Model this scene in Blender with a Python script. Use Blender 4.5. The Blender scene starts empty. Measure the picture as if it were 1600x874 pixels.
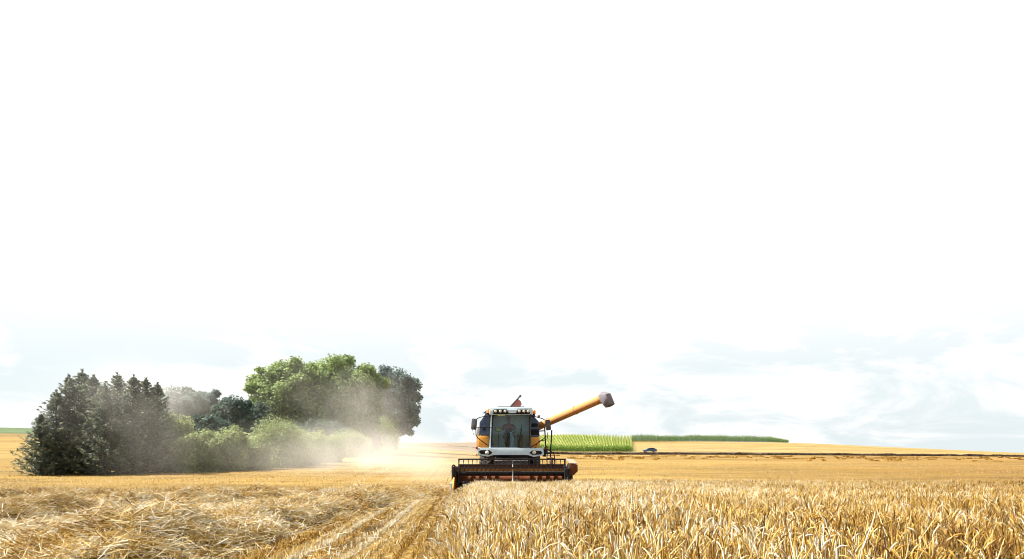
import bpy, bmesh, math, random
import numpy as np
from mathutils import Vector, Matrix

SC = bpy.context.scene
COL = SC.collection
R = math.radians
F = 1155.6            # focal length in photo pixels (26 mm on a 36 mm sensor, 1600 px wide)
EYE = 2.1             # camera height above the ground under the header
HY = 690.0            # photo row of the eye level

# ------------------------------------------------------------------ camera, sky, sun, exposure
cam_d = bpy.data.cameras.new("camera")
cam = bpy.data.objects.new("camera", cam_d); COL.objects.link(cam)
cam.location = (0, 0, EYE); cam.rotation_euler = (R(90), 0, 0)
cam_d.sensor_width = 36; cam_d.lens = 26; cam_d.shift_y = (HY - 437) / 1600
cam_d.clip_start = 0.1; cam_d.clip_end = 9000
SC.camera = cam

SUN_EL, SUN_AZ = R(49), math.atan2(-0.97, 0.06)     # azimuth of the sun: to the left of the field
world = bpy.data.worlds.new("World"); SC.world = world; world.use_nodes = True
nt = world.node_tree; nt.nodes.clear()
def N(tree, t, **kw):
    n = tree.nodes.new(t)
    for k, v in kw.items(): setattr(n, k, v)
    return n
out = N(nt, "ShaderNodeOutputWorld"); bg = N(nt, "ShaderNodeBackground"); bg.inputs["Strength"].default_value = 0.1
sky = N(nt, "ShaderNodeTexSky", sky_type='NISHITA', sun_disc=False)
sky.sun_elevation = SUN_EL; sky.sun_rotation = SUN_AZ; sky.air_density = 1.0; sky.dust_density = 2.0
tc = N(nt, "ShaderNodeTexCoord"); sep = N(nt, "ShaderNodeSeparateXYZ")
nt.links.new(tc.outputs["Generated"], sep.inputs[0])
mx = N(nt, "ShaderNodeMath", operation='MAXIMUM'); mx.inputs[1].default_value = 0.015
nt.links.new(sep.outputs["Z"], mx.inputs[0])
comb = N(nt, "ShaderNodeCombineXYZ")
zst = N(nt, "ShaderNodeMath", operation='MULTIPLY'); zst.inputs[1].default_value = 3.2
nt.links.new(sep.outputs["Z"], zst.inputs[0])
nt.links.new(sep.outputs["X"], comb.inputs[0]); nt.links.new(sep.outputs["Y"], comb.inputs[1]); nt.links.new(zst.outputs[0], comb.inputs[2])
skyv = N(nt, "ShaderNodeCombineXYZ")
nt.links.new(sep.outputs["X"], skyv.inputs[0]); nt.links.new(sep.outputs["Y"], skyv.inputs[1]); nt.links.new(mx.outputs[0], skyv.inputs[2])
nt.links.new(skyv.outputs[0], sky.inputs["Vector"])
nz = N(nt, "ShaderNodeTexNoise"); nz.inputs["Scale"].default_value = 4.6; nz.inputs["Detail"].default_value = 10; nz.inputs["Roughness"].default_value = 0.62; nz.inputs["Distortion"].default_value = 0.5
nt.links.new(comb.outputs[0], nz.inputs["Vector"])
rp = N(nt, "ShaderNodeMapRange", interpolation_type='SMOOTHSTEP'); rp.inputs["From Min"].default_value = 0.43; rp.inputs["From Max"].default_value = 0.57
nt.links.new(nz.outputs["Fac"], rp.inputs["Value"])
hi = N(nt, "ShaderNodeMapRange", interpolation_type='SMOOTHSTEP'); hi.inputs["From Min"].default_value = 0.07; hi.inputs["From Max"].default_value = 0.19
nt.links.new(mx.outputs[0], hi.inputs["Value"])
fac = N(nt, "ShaderNodeMath", operation='MAXIMUM')
nt.links.new(rp.outputs[0], fac.inputs[0]); nt.links.new(hi.outputs[0], fac.inputs[1])
# thin veil of cloud: where it is open the blue air still shows through a little
veil = N(nt, "ShaderNodeMix", data_type='RGBA'); veil.inputs[0].default_value = 0.94
veil.inputs[7].default_value = (2.72, 3.00, 3.10, 1)
nt.links.new(sky.outputs[0], veil.inputs[6])
cl = N(nt, "ShaderNodeMix", data_type='RGBA'); cl.inputs[7].default_value = (3.5, 3.5, 3.48, 1)
nt.links.new(fac.outputs[0], cl.inputs[0]); nt.links.new(veil.outputs[2], cl.inputs[6])
nt.links.new(cl.outputs[2], bg.inputs["Color"]); nt.links.new(bg.outputs[0], out.inputs[0])

sun_d = bpy.data.lights.new("sun", 'SUN'); sun_d.energy = 5.0; sun_d.angle = R(0.5); sun_d.color = (1.0, 0.94, 0.84)
sun = bpy.data.objects.new("sun", sun_d); COL.objects.link(sun)
sdir = Vector((math.sin(SUN_AZ) * math.cos(SUN_EL), math.cos(SUN_AZ) * math.cos(SUN_EL), math.sin(SUN_EL)))
sun.rotation_euler = sdir.to_track_quat('Z', 'Y').to_euler()
sun.location = (-60, 0, 80)

vs = SC.view_settings
SC.display_settings.display_device = 'sRGB'
vs.view_transform = 'Standard'; vs.look = 'None'; vs.gamma = 1.0; vs.exposure = 1.6
cy = SC.cycles
cy.use_denoising = True
try:
    cy.denoiser = 'OPENIMAGEDENOISE'; cy.denoising_input_passes = 'RGB_ALBEDO_NORMAL'; cy.denoising_prefilter = 'ACCURATE'
except Exception: pass
cy.max_bounces = 6; cy.diffuse_bounces = 3; cy.glossy_bounces = 2; cy.transmission_bounces = 4; cy.volume_bounces = 4; cy.filter_width = 1.0; cy.transparent_max_bounces = 8
cy.volume_step_rate = 0.14; cy.volume_max_steps = 160
cy.caustics_reflective = False; cy.caustics_refractive = False

rng = np.random.default_rng(7)

# ------------------------------------------------------------------ materials
def new_mat(name):
    m = bpy.data.materials.new(name); m.use_nodes = True
    m.node_tree.nodes.clear()
    return m, m.node_tree
def paint(name, col, rough=0.45, metal=0.0, dirt=0.25, dirtcol=(0.42, 0.34, 0.22), coat=0.0, scale=6.0, spec=0.4):
    """painted or rubber surface with dust lying on it in patches"""
    m, t = new_mat(name)
    o = N(t, "ShaderNodeOutputMaterial"); p = N(t, "ShaderNodeBsdfPrincipled")
    c = N(t, "ShaderNodeTexCoord"); n = N(t, "ShaderNodeTexNoise"); n.inputs["Scale"].default_value = scale; n.inputs["Detail"].default_value = 8; n.inputs["Roughness"].default_value = 0.65
    t.links.new(c.outputs["Object"], n.inputs["Vector"])
    r = N(t, "ShaderNodeMapRange"); r.inputs["From Min"].default_value = 0.42; r.inputs["From Max"].default_value = 0.75; r.inputs["To Max"].default_value = dirt
    t.links.new(n.outputs["Fac"], r.inputs["Value"])
    mix = N(t, "ShaderNodeMix", data_type='RGBA'); mix.inputs[6].default_value = (*[v_ * 0.82 for v_ in col], 1); mix.inputs[7].default_value = (*[v_ * 0.75 for v_ in dirtcol], 1)
    t.links.new(r.outputs[0], mix.inputs[0]); t.links.new(mix.outputs[2], p.inputs["Base Color"])
    rr = N(t, "ShaderNodeMapRange"); rr.inputs["To Min"].default_value = rough; rr.inputs["To Max"].default_value = min(1, rough + 0.35)
    t.links.new(n.outputs["Fac"], rr.inputs["Value"]); t.links.new(rr.outputs[0], p.inputs["Roughness"])
    p.inputs["Metallic"].default_value = metal; p.inputs["Specular IOR Level"].default_value = spec; p.inputs["Coat Weight"].default_value = coat
    t.links.new(p.outputs[0], o.inputs[0])
    return m
def ramp_mat(name, stops, rough=0.7, trans=0.3, noise=0.0, spec=0.3):
    """vegetation: the attribute 'rnd' picks each blade's or leaf's colour"""
    m, t = new_mat(name)
    o = N(t, "ShaderNodeOutputMaterial"); a = N(t, "ShaderNodeAttribute", attribute_name="rnd")
    cr = N(t, "ShaderNodeValToRGB")
    e = cr.color_ramp.elements
    while len(e) < len(stops): e.new(0.5)
    for q, (pos, c) in zip(e, stops): q.position = pos; q.color = (*c, 1)
    t.links.new(a.outputs["Fac"], cr.inputs[0])
    p = N(t, "ShaderNodeBsdfPrincipled"); p.inputs["Roughness"].default_value = rough; p.inputs["Specular IOR Level"].default_value = spec
    tr = N(t, "ShaderNodeBsdfTranslucent"); mixs = N(t, "ShaderNodeMixShader"); mixs.inputs[0].default_value = trans
    t.links.new(cr.outputs[0], p.inputs["Base Color"]); t.links.new(cr.outputs[0], tr.inputs["Color"])
    t.links.new(p.outputs[0], mixs.inputs[1]); t.links.new(tr.outputs[0], mixs.inputs[2]); t.links.new(mixs.outputs[0], o.inputs[0])
    return m
def glass_mat(name, tint, gloss=0.05):
    m, t = new_mat(name)
    o = N(t, "ShaderNodeOutputMaterial"); tr = N(t, "ShaderNodeBsdfTransparent"); tr.inputs[0].default_value = (*tint, 1)
    g = N(t, "ShaderNodeBsdfGlossy"); g.inputs["Roughness"].default_value = gloss; g.inputs["Color"].default_value = (0.9, 0.95, 1, 1)
    fr = N(t, "ShaderNodeFresnel"); fr.inputs[0].default_value = 1.5; mxs = N(t, "ShaderNodeMixShader")
    t.links.new(fr.outputs[0], mxs.inputs[0]); t.links.new(tr.outputs[0], mxs.inputs[1]); t.links.new(g.outputs[0], mxs.inputs[2]); t.links.new(mxs.outputs[0], o.inputs[0])
    return m

def dim(stops, f): return [(p_, tuple(v_ * f for v_ in c_)) for p_, c_ in stops]
M = {}
M['orange'] = paint("orange_paint", (0.92, 0.38, 0.03), 0.4, dirt=0.3, coat=0.2)
M['tube_orange'] = paint("auger_orange_paint", (0.50, 0.22, 0.055), 0.55, dirt=0.75, dirtcol=(0.36, 0.22, 0.12), scale=2.2)
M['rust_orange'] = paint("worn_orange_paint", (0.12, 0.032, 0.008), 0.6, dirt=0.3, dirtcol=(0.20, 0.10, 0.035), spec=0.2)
M['navy'] = paint("navy_paint", (0.020, 0.060, 0.15), 0.35, dirt=0.3, coat=0.3)
M['silver'] = paint("silver_blue_paint", (0.60, 0.75, 0.83), 0.35, dirt=0.25, coat=0.2)
M['black'] = paint("black_metal", (0.010, 0.011, 0.016), 0.6, dirt=0.08, spec=0.2)
M['darkgrey'] = paint("dark_grey_plastic", (0.05, 0.052, 0.062), 0.55, dirt=0.3)
M['dusty_black'] = paint("dusty_black_steel", (0.02, 0.018, 0.02), 0.6, dirt=0.65, dirtcol=(0.28, 0.2, 0.17), scale=1.6)
M['steel'] = paint("worn_steel", (0.42, 0.43, 0.45), 0.4, metal=0.6, dirt=0.4)
M['pale_steel'] = paint("pale_blue_steel", (0.42, 0.55, 0.66), 0.4, dirt=0.3)
M['rubber'] = paint("tyre_rubber", (0.022, 0.021, 0.022), 0.8, dirt=0.7, dirtcol=(0.25, 0.19, 0.15), scale=2)
M['spout'] = paint("grey_rubber_spout", (0.17, 0.16, 0.19), 0.7, dirt=0.2)
M['cream'] = paint("cream_paint", (0.7, 0.66, 0.58), 0.5, dirt=0.4)
M['lid'] = paint("pale_lid_paint", (0.36, 0.24, 0.18), 0.5, dirt=0.4)  # lid paler than the cover under it
M['maroon'] = paint("maroon_hose", (0.10, 0.018, 0.035), 0.5, dirt=0.2)
M['pinkred'] = paint("faded_red_sheet", (0.42, 0.14, 0.13), 0.6, dirt=0.4)
M['amber'] = paint("amber_plastic", (0.85, 0.22, 0.01), 0.25, dirt=0.1)
M['lens'] = paint("lamp_lens", (0.75, 0.70, 0.60), 0.15, dirt=0.25, coat=0.5)
M['red'] = paint("red_plastic", (0.55, 0.03, 0.02), 0.35, dirt=0.1)
M['cabin'] = paint("cabin_grey", (0.42, 0.52, 0.58), 0.7, dirt=0.2)
M['column'] = paint("column_grey_blue", (0.42, 0.58, 0.68), 0.5, dirt=0.1)
M['sticker'] = paint("yellow_green_sticker", (0.62, 0.68, 0.22), 0.5, dirt=0.1)
M['yellow'] = paint("yellow_plastic", (0.8, 0.55, 0.08), 0.5, dirt=0.1)
M['seat'] = paint("seat_cloth", (0.05, 0.055, 0.06), 0.9, dirt=0.2)
M['skin'] = paint("skin", (0.45, 0.22, 0.15), 0.5, dirt=0.0)
M['shirt'] = paint("red_check_shirt", (0.48, 0.10, 0.07), 0.9, dirt=0.4, dirtcol=(0.25, 0.2, 0.2), scale=14)
M['trousers'] = paint("denim", (0.07, 0.10, 0.16), 0.9, dirt=0.3)
M['hair'] = paint("brown_hair", (0.05, 0.03, 0.02), 0.7, dirt=0.1)
M['glass'] = glass_mat("tinted_glass", (0.52, 0.71, 0.79))
M['car_glass'] = glass_mat("dark_car_glass", (0.10, 0.13, 0.16))
M['car_blue'] = paint("blue_car_paint", (0.03, 0.11, 0.24), 0.25, metal=0.2, dirt=0.12, coat=0.6)
M['asphalt'] = paint("asphalt", (0.06, 0.058, 0.055), 0.9, dirt=0.4, scale=1)
M['bark'] = paint("bark", (0.085, 0.062, 0.045), 0.9, dirt=0.5, dirtcol=(0.16, 0.13, 0.1), scale=4)
STRAW = [(0.0, (0.055, 0.022, 0.010)), (0.22, (0.25, 0.112, 0.017)), (0.45, (0.49, 0.290, 0.050)), (0.68, (0.69, 0.50, 0.165)), (0.86, (0.79, 0.69, 0.45)), (1.0, (0.83, 0.79, 0.67))]
STRAW = dim(STRAW, 0.74)
M['wheat'] = ramp_mat("ripe_wheat", STRAW, 0.65, 0.10, spec=0.15)
M['straw'] = ramp_mat("cut_straw", STRAW, 0.6, 0.10, spec=0.2)
M['weed'] = ramp_mat("shade_dark_weeds", [(0, (0.03, 0.02, 0.018)), (0.7, (0.075, 0.045, 0.03)), (1, (0.22, 0.14, 0.06))], 0.9, 0.1)  # dark tone carries the shade of the margin line
def leafmat(name, a, b, c, trans=0.35): return ramp_mat(name, dim([(0, a), (0.5, b), (1, c)], 0.85), 0.65, trans)
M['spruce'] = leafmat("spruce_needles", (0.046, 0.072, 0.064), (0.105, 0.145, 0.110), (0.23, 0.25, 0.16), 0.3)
M['bluegreen'] = leafmat("bluish_leaves", (0.08, 0.125, 0.13), (0.14, 0.205, 0.20), (0.23, 0.31, 0.25), 0.45)
M['darkleaf'] = leafmat("dark_leaves", (0.04, 0.072, 0.070), (0.07, 0.125, 0.102), (0.13, 0.19, 0.12), 0.35)
M['lightleaf'] = leafmat("light_green_leaves", (0.09, 0.155, 0.05), (0.22, 0.31, 0.10), (0.39, 0.47, 0.19), 0.45)
M['shrubleaf'] = leafmat("grey_green_leaves", (0.17, 0.225, 0.09), (0.33, 0.39, 0.18), (0.48, 0.52, 0.28), 0.45)
M['maize'] = ramp_mat("maize_leaves", [(0, (0.04, 0.095, 0.012)), (0.45, (0.115, 0.20, 0.025)), (0.7, (0.25, 0.32, 0.05)), (1, (0.58, 0.56, 0.22))], 0.6, 0.35)
M['maize_dark'] = ramp_mat("far_maize_leaves", [(0, (0.03, 0.07, 0.015)), (0.5, (0.07, 0.14, 0.03)), (0.8, (0.14, 0.21, 0.05)), (1, (0.3, 0.33, 0.12))], 0.6, 0.3)

# ------------------------------------------------------------------ objects and tags
def tag(o, label=None, cat=None, group=None, kind=None):
    if label: o["label"] = label
    if cat: o["category"] = cat
    if group: o["group"] = group
    if kind: o["kind"] = kind
    return o
def empty(name, loc, label, cat, group=None, rz=0):
    o = bpy.data.objects.new(name, None); COL.objects.link(o); o.location = loc; o.rotation_euler = (0, 0, rz)
    o.empty_display_size = 0.3
    return tag(o, label, cat, group)
def link(name, me, mats, parent=None):
    o = bpy.data.objects.new(name, me); COL.objects.link(o)
    for m in (mats if isinstance(mats, (list, tuple)) else [mats]): me.materials.append(m)
    if parent: o.parent = parent
    return o

class Acc:
    """gathers quads in numpy arrays and links them as one mesh with a 'rnd' attribute"""
    def __init__(s): s.v = []; s.f = []; s.r = []; s.n = 0
    def add(s, v, f, r):
        v = np.asarray(v, np.float32).reshape(-1, 3)
        s.v.append(v); s.f.append(np.asarray(f, np.int32).reshape(-1, 4) + s.n); s.r.append(np.asarray(r, np.float32).ravel()); s.n += len(v)
    def tubes(s, P, rad, rnd, sides=3):
        P = np.asarray(P, float); Nn, K, _ = P.shape
        rad = np.broadcast_to(rad, (Nn, K)); d = P[:, -1] - P[:, 0]; d /= np.linalg.norm(d, axis=1, keepdims=True) + 1e-9
        ref = np.where(np.abs(d[:, 2:3]) < 0.9, np.array([[0, 0, 1.0]]), np.array([[1.0, 0, 0]]))
        a = np.cross(d, ref); a /= np.linalg.norm(a, axis=1, keepdims=True); b = np.cross(d, a)
        th = np.arange(sides) * 2 * np.pi / sides
        off = a[:, None, :] * np.cos(th)[None, :, None] + b[:, None, :] * np.sin(th)[None, :, None]
        V = P[:, :, None, :] + off[:, None] * rad[:, :, None, None]
        i = np.arange(Nn)[:, None, None] * K * sides + np.arange(K - 1)[None, :, None] * sides
        j = np.arange(sides)[None, None, :]; jn = (j + 1) % sides
        Fq = np.stack([i + j, i + jn, i + sides + jn, i + sides + j], -1)
        s.add(V, Fq, np.repeat(rnd, K * sides))
    def ribbons(s, P, W, S, rnd):
        P = np.asarray(P, float); Nn, K, _ = P.shape
        o = S[:, None, :] * (np.broadcast_to(W, (Nn, K)) * 0.5)[:, :, None]
        V = np.stack([P - o, P + o], 2)
        i = np.arange(Nn)[:, None] * K * 2 + np.arange(K - 1)[None, :] * 2
        Fq = np.stack([i, i + 1, i + 3, i + 2], -1)
        s.add(V, Fq, np.repeat(rnd, K * 2))
    def leaves(s, c, n, size, rnd, aspect=0.55, t=None):
        Nn = len(c)
        n = n / (np.linalg.norm(n, axis=1, keepdims=True) + 1e-9)
        if t is None: t = rng.normal(size=(Nn, 3))
        t = t - n * (t * n).sum(1, keepdims=True); t /= np.linalg.norm(t, axis=1, keepdims=True) + 1e-9
        b = np.cross(n, t); sz = np.asarray(size)[:, None] * 0.5
        V = np.stack([c + t * sz, c + b * sz * aspect, c - t * sz, c - b * sz * aspect], 1)
        s.add(V, np.arange(Nn * 4).reshape(-1, 4), np.repeat(rnd, 4))
    def build(s, name, mat, parent=None, smooth=False):
        V = np.concatenate(s.v); Q = np.concatenate(s.f); me = bpy.data.meshes.new(name)
        me.vertices.add(len(V)); me.vertices.foreach_set("co", V.ravel())
        me.loops.add(Q.size); me.loops.foreach_set("vertex_index", Q.ravel().astype(np.int32))
        me.polygons.add(len(Q)); me.polygons.foreach_set("loop_start", np.arange(0, Q.size, 4, dtype=np.int32))
        me.update(calc_edges=True)
        if smooth: me.polygons.foreach_set("use_smooth", np.ones(len(Q), bool))
        a = me.attributes.new("rnd", 'FLOAT', 'POINT'); a.data.foreach_set("value", np.concatenate(s.r))
        return link(name, me, mat, parent)

# ------------------------------------------------------------------ terrain
DK = np.array([45, 60, 100, 150, 210, 250, 300, 360, 430], float)
PXC = [-1200, 0, 150, 300, 450, 600, 700, 800, 870, 990, 1100, 1243, 1600, 2600]
PYR = [
    [744, 728, 707, 694, 684, 678, 671, 664, 658],
    [744, 729, 710, 698, 690, 684, 677, 671, 667],
    [744, 729, 709, 697, 690, 685, 680, 675, 672],
    [744, 729, 708, 697, 691, 687, 684, 681, 680],
    [744, 729, 707, 697, 692, 690, 688, 687, 687],
    [744, 729, 708, 698, 695, 694, 693, 692, 693],
    [744, 731, 714, 704, 698, 695, 693, 692, 693],
    [744, 731, 717, 711, 708, 703, 697, 691, 688],
    [744, 733, 721, 714.5, 711, 706, 697, 688.5, 683.5],
    [744, 733, 721, 714.5, 711, 706, 698, 690, 686.5],
    [744, 733, 721, 714.5, 711, 706, 697, 689, 691],
    [744, 733, 722, 715.5, 711.7, 707, 699, 691.5, 693],
    [744, 733.5, 723, 717, 714, 712, 710, 708, 709],
    [744, 735, 727, 723, 721, 720.5, 720, 720, 722]]
GD = np.concatenate([np.linspace(0, 45, 46), np.geomspace(45, 430, 140)[1:], np.geomspace(430, 4000, 60)[1:]])
def near_profile(y):
    t = np.clip((np.asarray(y, float) - 6) / 24.0, 0, 1)
    return 0.70 * (1 - t) ** 1.35
ZT = []
for row in PYR:
    zk = EYE - (np.array(row) - HY) * DK / F
    z = np.interp(GD, np.concatenate([[0, 31], DK, [600, 1500, 4000]]),
                  np.concatenate([[0, 0], zk, [zk[-1] - 8, zk[-1] - 45, zk[-1] - 150]]))
    ZT.append(z)
ZT = np.array(ZT); PXU = np.linspace(-1200, 2600, 381)
ZT = np.array([np.interp(PXU, PXC, ZT[:, j]) for j in range(len(GD))]).T
k_s = np.ones(9) / 9
ZT = np.array([np.convolve(np.pad(c, 4, mode="edge"), k_s, "valid") for c in ZT.T]).T
k5 = np.ones(7) / 7
ZT = np.array([np.convolve(np.pad(r_, 3, mode='edge'), k5, 'valid') for r_ in ZT])
def vnoise(x, y, seed=0):
    xi = np.floor(x).astype(np.int64); yi = np.floor(y).astype(np.int64); fx = x - xi; fy = y - yi
    fx = fx * fx * (3 - 2 * fx); fy = fy * fy * (3 - 2 * fy)
    def h(a, b):
        v = (a * 374761393 + b * 668265263 + seed * 144665) & 0x7fffffff
        v = ((v ^ (v >> 13)) * 1274126177) & 0x7fffffff
        return ((v ^ (v >> 16)) & 0xffff) / 65535.0
    return (h(xi, yi) * (1 - fx) + h(xi + 1, yi) * fx) * (1 - fy) + (h(xi, yi + 1) * (1 - fx) + h(xi + 1, yi + 1) * fx) * fy
WINDROWS = [np.array([(-4.0, 2), (-4.5, 6), (-4.8, 12), (-4.45, 21), (-3.7, 30), (-3.5, 33)], float),
            np.array([(-13.2, 8), (-11.6, 14), (-9.7, 22), (-9.0, 26), (-8.6, 29)], float),
            np.array([(-20, 16), (-17, 22), (-15.8, 26), (-15.2, 28)], float)]
def ridge(x, y):
    x = np.asarray(x, float); y = np.asarray(y, float); z = np.zeros_like(x)
    for q, w in enumerate(WINDROWS):
        cx = np.interp(y, w[:, 1], w[:, 0]) + 0.35 * (vnoise(y * 0.6, y * 0 + q, 5) - 0.5)
        hw = 0.85 + 0.35 * (vnoise(y * 0.5, y * 0 + 3 + q, 9) - 0.5)
        d = np.abs(x - cx) / hw
        fade = np.clip((w[-1, 1] + 1.5 - y) / 4, 0, 1) * np.clip((y - w[0, 1] + 2) / 2, 0, 1)
        z = np.maximum(z, np.where(d < 1, (1 - d * d) ** 0.75, 0) * fade * np.interp(y, [8, 18, 30], [0.95, 0.95, 0.4]) * (0.14 + 0.52 * vnoise(x * 1.1, y * 0.8, q + 2)))
    return z
def base_z(x, y):
    x = np.asarray(x, float); y = np.asarray(y, float)
    yy = np.maximum(y, 0.5); px = np.clip(800 + F * x / np.maximum(yy, 12), -1200, 2600)
    gi = np.interp(yy, GD, np.arange(len(GD))); g0 = np.clip(np.floor(gi).astype(int), 0, len(GD) - 2); gf = np.clip(gi - g0, 0, 1)
    ui = (px + 1200) / 3800 * (len(PXU) - 1); u0 = np.clip(np.floor(ui).astype(int), 0, len(PXU) - 2); uf = ui - u0
    z = (ZT[u0, g0] * (1 - uf) + ZT[u0 + 1, g0] * uf) * (1 - gf) + (ZT[u0, g0 + 1] * (1 - uf) + ZT[u0 + 1, g0 + 1] * uf) * gf
    return z + near_profile(y)
def ground_z(x, y):
    x = np.asarray(x, float); y = np.asarray(y, float)
    z = base_z(x, y) + ridge(x, y)
    amp = np.clip((70 - y) / 40, 0.15, 1)
    return z + amp * (0.05 * (vnoise(x * 1.7, y * 1.7, 1) - 0.5) + 0.10 * (vnoise(x * 0.35, y * 0.35, 4) - 0.5))
def gz(x, y): return float(ground_z(np.array([x]), np.array([y]))[0])
def edge_x(y): return -0.066 * np.asarray(y, float)
def at(px, D): return (px - 800) * D / F

ys = np.concatenate([np.linspace(-60, 4, 33), np.arange(4.2, 42, 0.17), np.geomspace(42, 430, 260)[0:], np.geomspace(430, 4200, 40)[1:]])
xs_h = np.concatenate([np.arange(0, 26, 0.2), np.geomspace(26, 420, 150), np.geomspace(420, 3500, 24)[1:]])
xs = np.concatenate([-xs_h[::-1][:-1], xs_h])
GX, GY = np.meshgrid(xs, ys); GZ = ground_z(GX.ravel(), GY.ravel()).reshape(GX.shape)
nr, nc = GX.shape
V = np.stack([GX, GY, GZ], -1).reshape(-1, 3).astype(np.float32)
ii = np.arange(nr - 1)[:, None] * nc + np.arange(nc - 1)[None, :]
Q = np.stack([ii, ii + 1, ii + nc + 1, ii + nc], -1).reshape(-1, 4).astype(np.int32)
me = bpy.data.meshes.new("ground")
me.vertices.add(len(V)); me.vertices.foreach_set("co", V.ravel())
me.loops.add(Q.size); me.loops.foreach_set("vertex_index", Q.ravel())
me.polygons.add(len(Q)); me.polygons.foreach_set("loop_start", np.arange(0, Q.size, 4, dtype=np.int32))
me.update(calc_edges=True); me.polygons.foreach_set("use_smooth", np.ones(len(Q), bool))
# each field's own crop colour, plus a painted falloff to the right
px = 800 + F * V[:, 0] / np.maximum(V[:, 1], 1); D = V[:, 1]
tint = np.tile(np.array([0.315, 0.205, 0.058]), (len(V), 1))                     # stubble
nb = vnoise(V[:, 0] * 0.03, V[:, 1] * 0.05, 11)
tint += (nb[:, None] - 0.5) * np.array([0.10, 0.075, 0.035])
tr_ = np.clip((px - 1000) / 600, 0, 1.2)[:, None]; tint *= 1 - tr_ * np.array([0.14, 0.22, 0.30])  # lens falloff painted in: colour darkens and browns towards the right
def zone(mask, c): tint[mask] = np.array(c) + (nb[mask][:, None] - 0.5) * 0.04
zone((D < 30) | ((D < 33) & (px < 740)), (0.20, 0.12, 0.045))
u_ = V[:, 0] + 0.066 * V[:, 1]; strip = (D < 33) & (u_ < 0) & (u_ > -3.4); zone(strip, (0.30, 0.20, 0.07)); zone(strip & ((np.abs(u_ + 0.5) < 0.11) | (np.abs(u_ + 1.75) < 0.16) | (np.abs(u_ + 2.9) < 0.11)), (0.13, 0.08, 0.028))
zone((px > 560) & (px < 858) & (D > 150), (0.26, 0.20, 0.14))                   # far bare field behind the machine
zone((px < 400) & (D > 262), (0.24, 0.16, 0.06)); zone((px < 400) & (D > 300), (0.10, 0.15, 0.065))
zone((px > 985) & (D > 214), (0.35, 0.245, 0.09))                                # pale field beyond the road
zone((px > 840) & (px <= 990) & (D > 246), (0.24, 0.25, 0.08))                  # under the maize
tint *= 0.74; tint = np.clip(tint, 0.01, 0.9)
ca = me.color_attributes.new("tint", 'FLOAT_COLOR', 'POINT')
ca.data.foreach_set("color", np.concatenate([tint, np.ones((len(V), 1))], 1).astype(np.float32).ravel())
m, t = new_mat("field_soil_and_stubble")
o = N(t, "ShaderNodeOutputMaterial"); p = N(t, "ShaderNodeBsdfPrincipled"); p.inputs["Roughness"].default_value = 0.9; p.inputs["Specular IOR Level"].default_value = 0.15
a = N(t, "ShaderNodeAttribute", attribute_name="tint"); g = N(t, "ShaderNodeNewGeometry")
def nmap(scale, mscale, detail=6, rough=0.65):
    mp = N(t, "ShaderNodeMapping"); mp.inputs["Scale"].default_value = mscale; nn = N(t, "ShaderNodeTexNoise")
    nn.inputs["Scale"].default_value = scale; nn.inputs["Detail"].default_value = detail; nn.inputs["Roughness"].default_value = rough
    t.links.new(g.outputs["Position"], mp.inputs["Vector"]); t.links.new(mp.outputs[0], nn.inputs["Vector"]); return nn
n1 = nmap(1.0, (0.12, 1.0, 1.0), 7); n2 = nmap(9.0, (1, 0.6, 1), 5); n3 = nmap(0.09, (0.22, 1, 1), 5)
def rng_node(n, a0, a1, b0, b1):
    r_ = N(t, "ShaderNodeMapRange"); r_.inputs["From Min"].default_value = a0; r_.inputs["From Max"].default_value = a1; r_.inputs["To Min"].default_value = b0; r_.inputs["To Max"].default_value = b1
    t.links.new(n.outputs["Fac"], r_.inputs["Value"]); return r_
r1 = rng_node(n1, 0.3, 0.7, 0.55, 1.4); r2 = rng_node(n2, 0.3, 0.7, 0.6, 1.3); r3 = rng_node(n3, 0.32, 0.68, 0.68, 1.28)
m1 = N(t, "ShaderNodeMath", operation='MULTIPLY'); m2 = N(t, "ShaderNodeMath", operation='MULTIPLY')
t.links.new(r1.outputs[0], m1.inputs[0]); t.links.new(r2.outputs[0], m1.inputs[1]); t.links.new(m1.outputs[0], m2.inputs[0]); t.links.new(r3.outputs[0], m2.inputs[1])
vm = N(t, "ShaderNodeVectorMath", operation='SCALE'); t.links.new(a.outputs["Color"], vm.inputs[0]); t.links.new(m2.outputs[0], vm.inputs["Scale"])
t.links.new(vm.outputs[0], p.inputs["Base Color"])
bp = N(t, "ShaderNodeBump"); bp.inputs["Strength"].default_value = 0.8; bp.inputs["Distance"].default_value = 0.12
t.links.new(n2.outputs["Fac"], bp.inputs["Height"])
bp2 = N(t, "ShaderNodeBump"); bp2.inputs["Strength"].default_value = 0.7; bp2.inputs["Distance"].default_value = 0.35
t.links.new(n1.outputs["Fac"], bp2.inputs["Height"]); t.links.new(bp.outputs[0], bp2.inputs["Normal"]); t.links.new(bp2.outputs[0], p.inputs["Normal"])
t.links.new(p.outputs[0], o.inputs[0])
gobj = link("ground", me, m); tag(gobj, kind="structure")

# narrow farm road beyond the field
Xr = np.linspace(at(700, 237), at(1900, 237), 120); vr, fr_ = [], []
for i_, x in enumerate(Xr):
    for y in (233.5, 239.0): vr.append((x, y, gz(x, y) + 0.08))
fr_ = [(2 * i_, 2 * i_ + 2, 2 * i_ + 3, 2 * i_ + 1) for i_ in range(len(Xr) - 1)]
me = bpy.data.meshes.new("road"); me.from_pydata(vr, [], fr_); tag(link("road", me, M['asphalt']), kind="structure")

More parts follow.
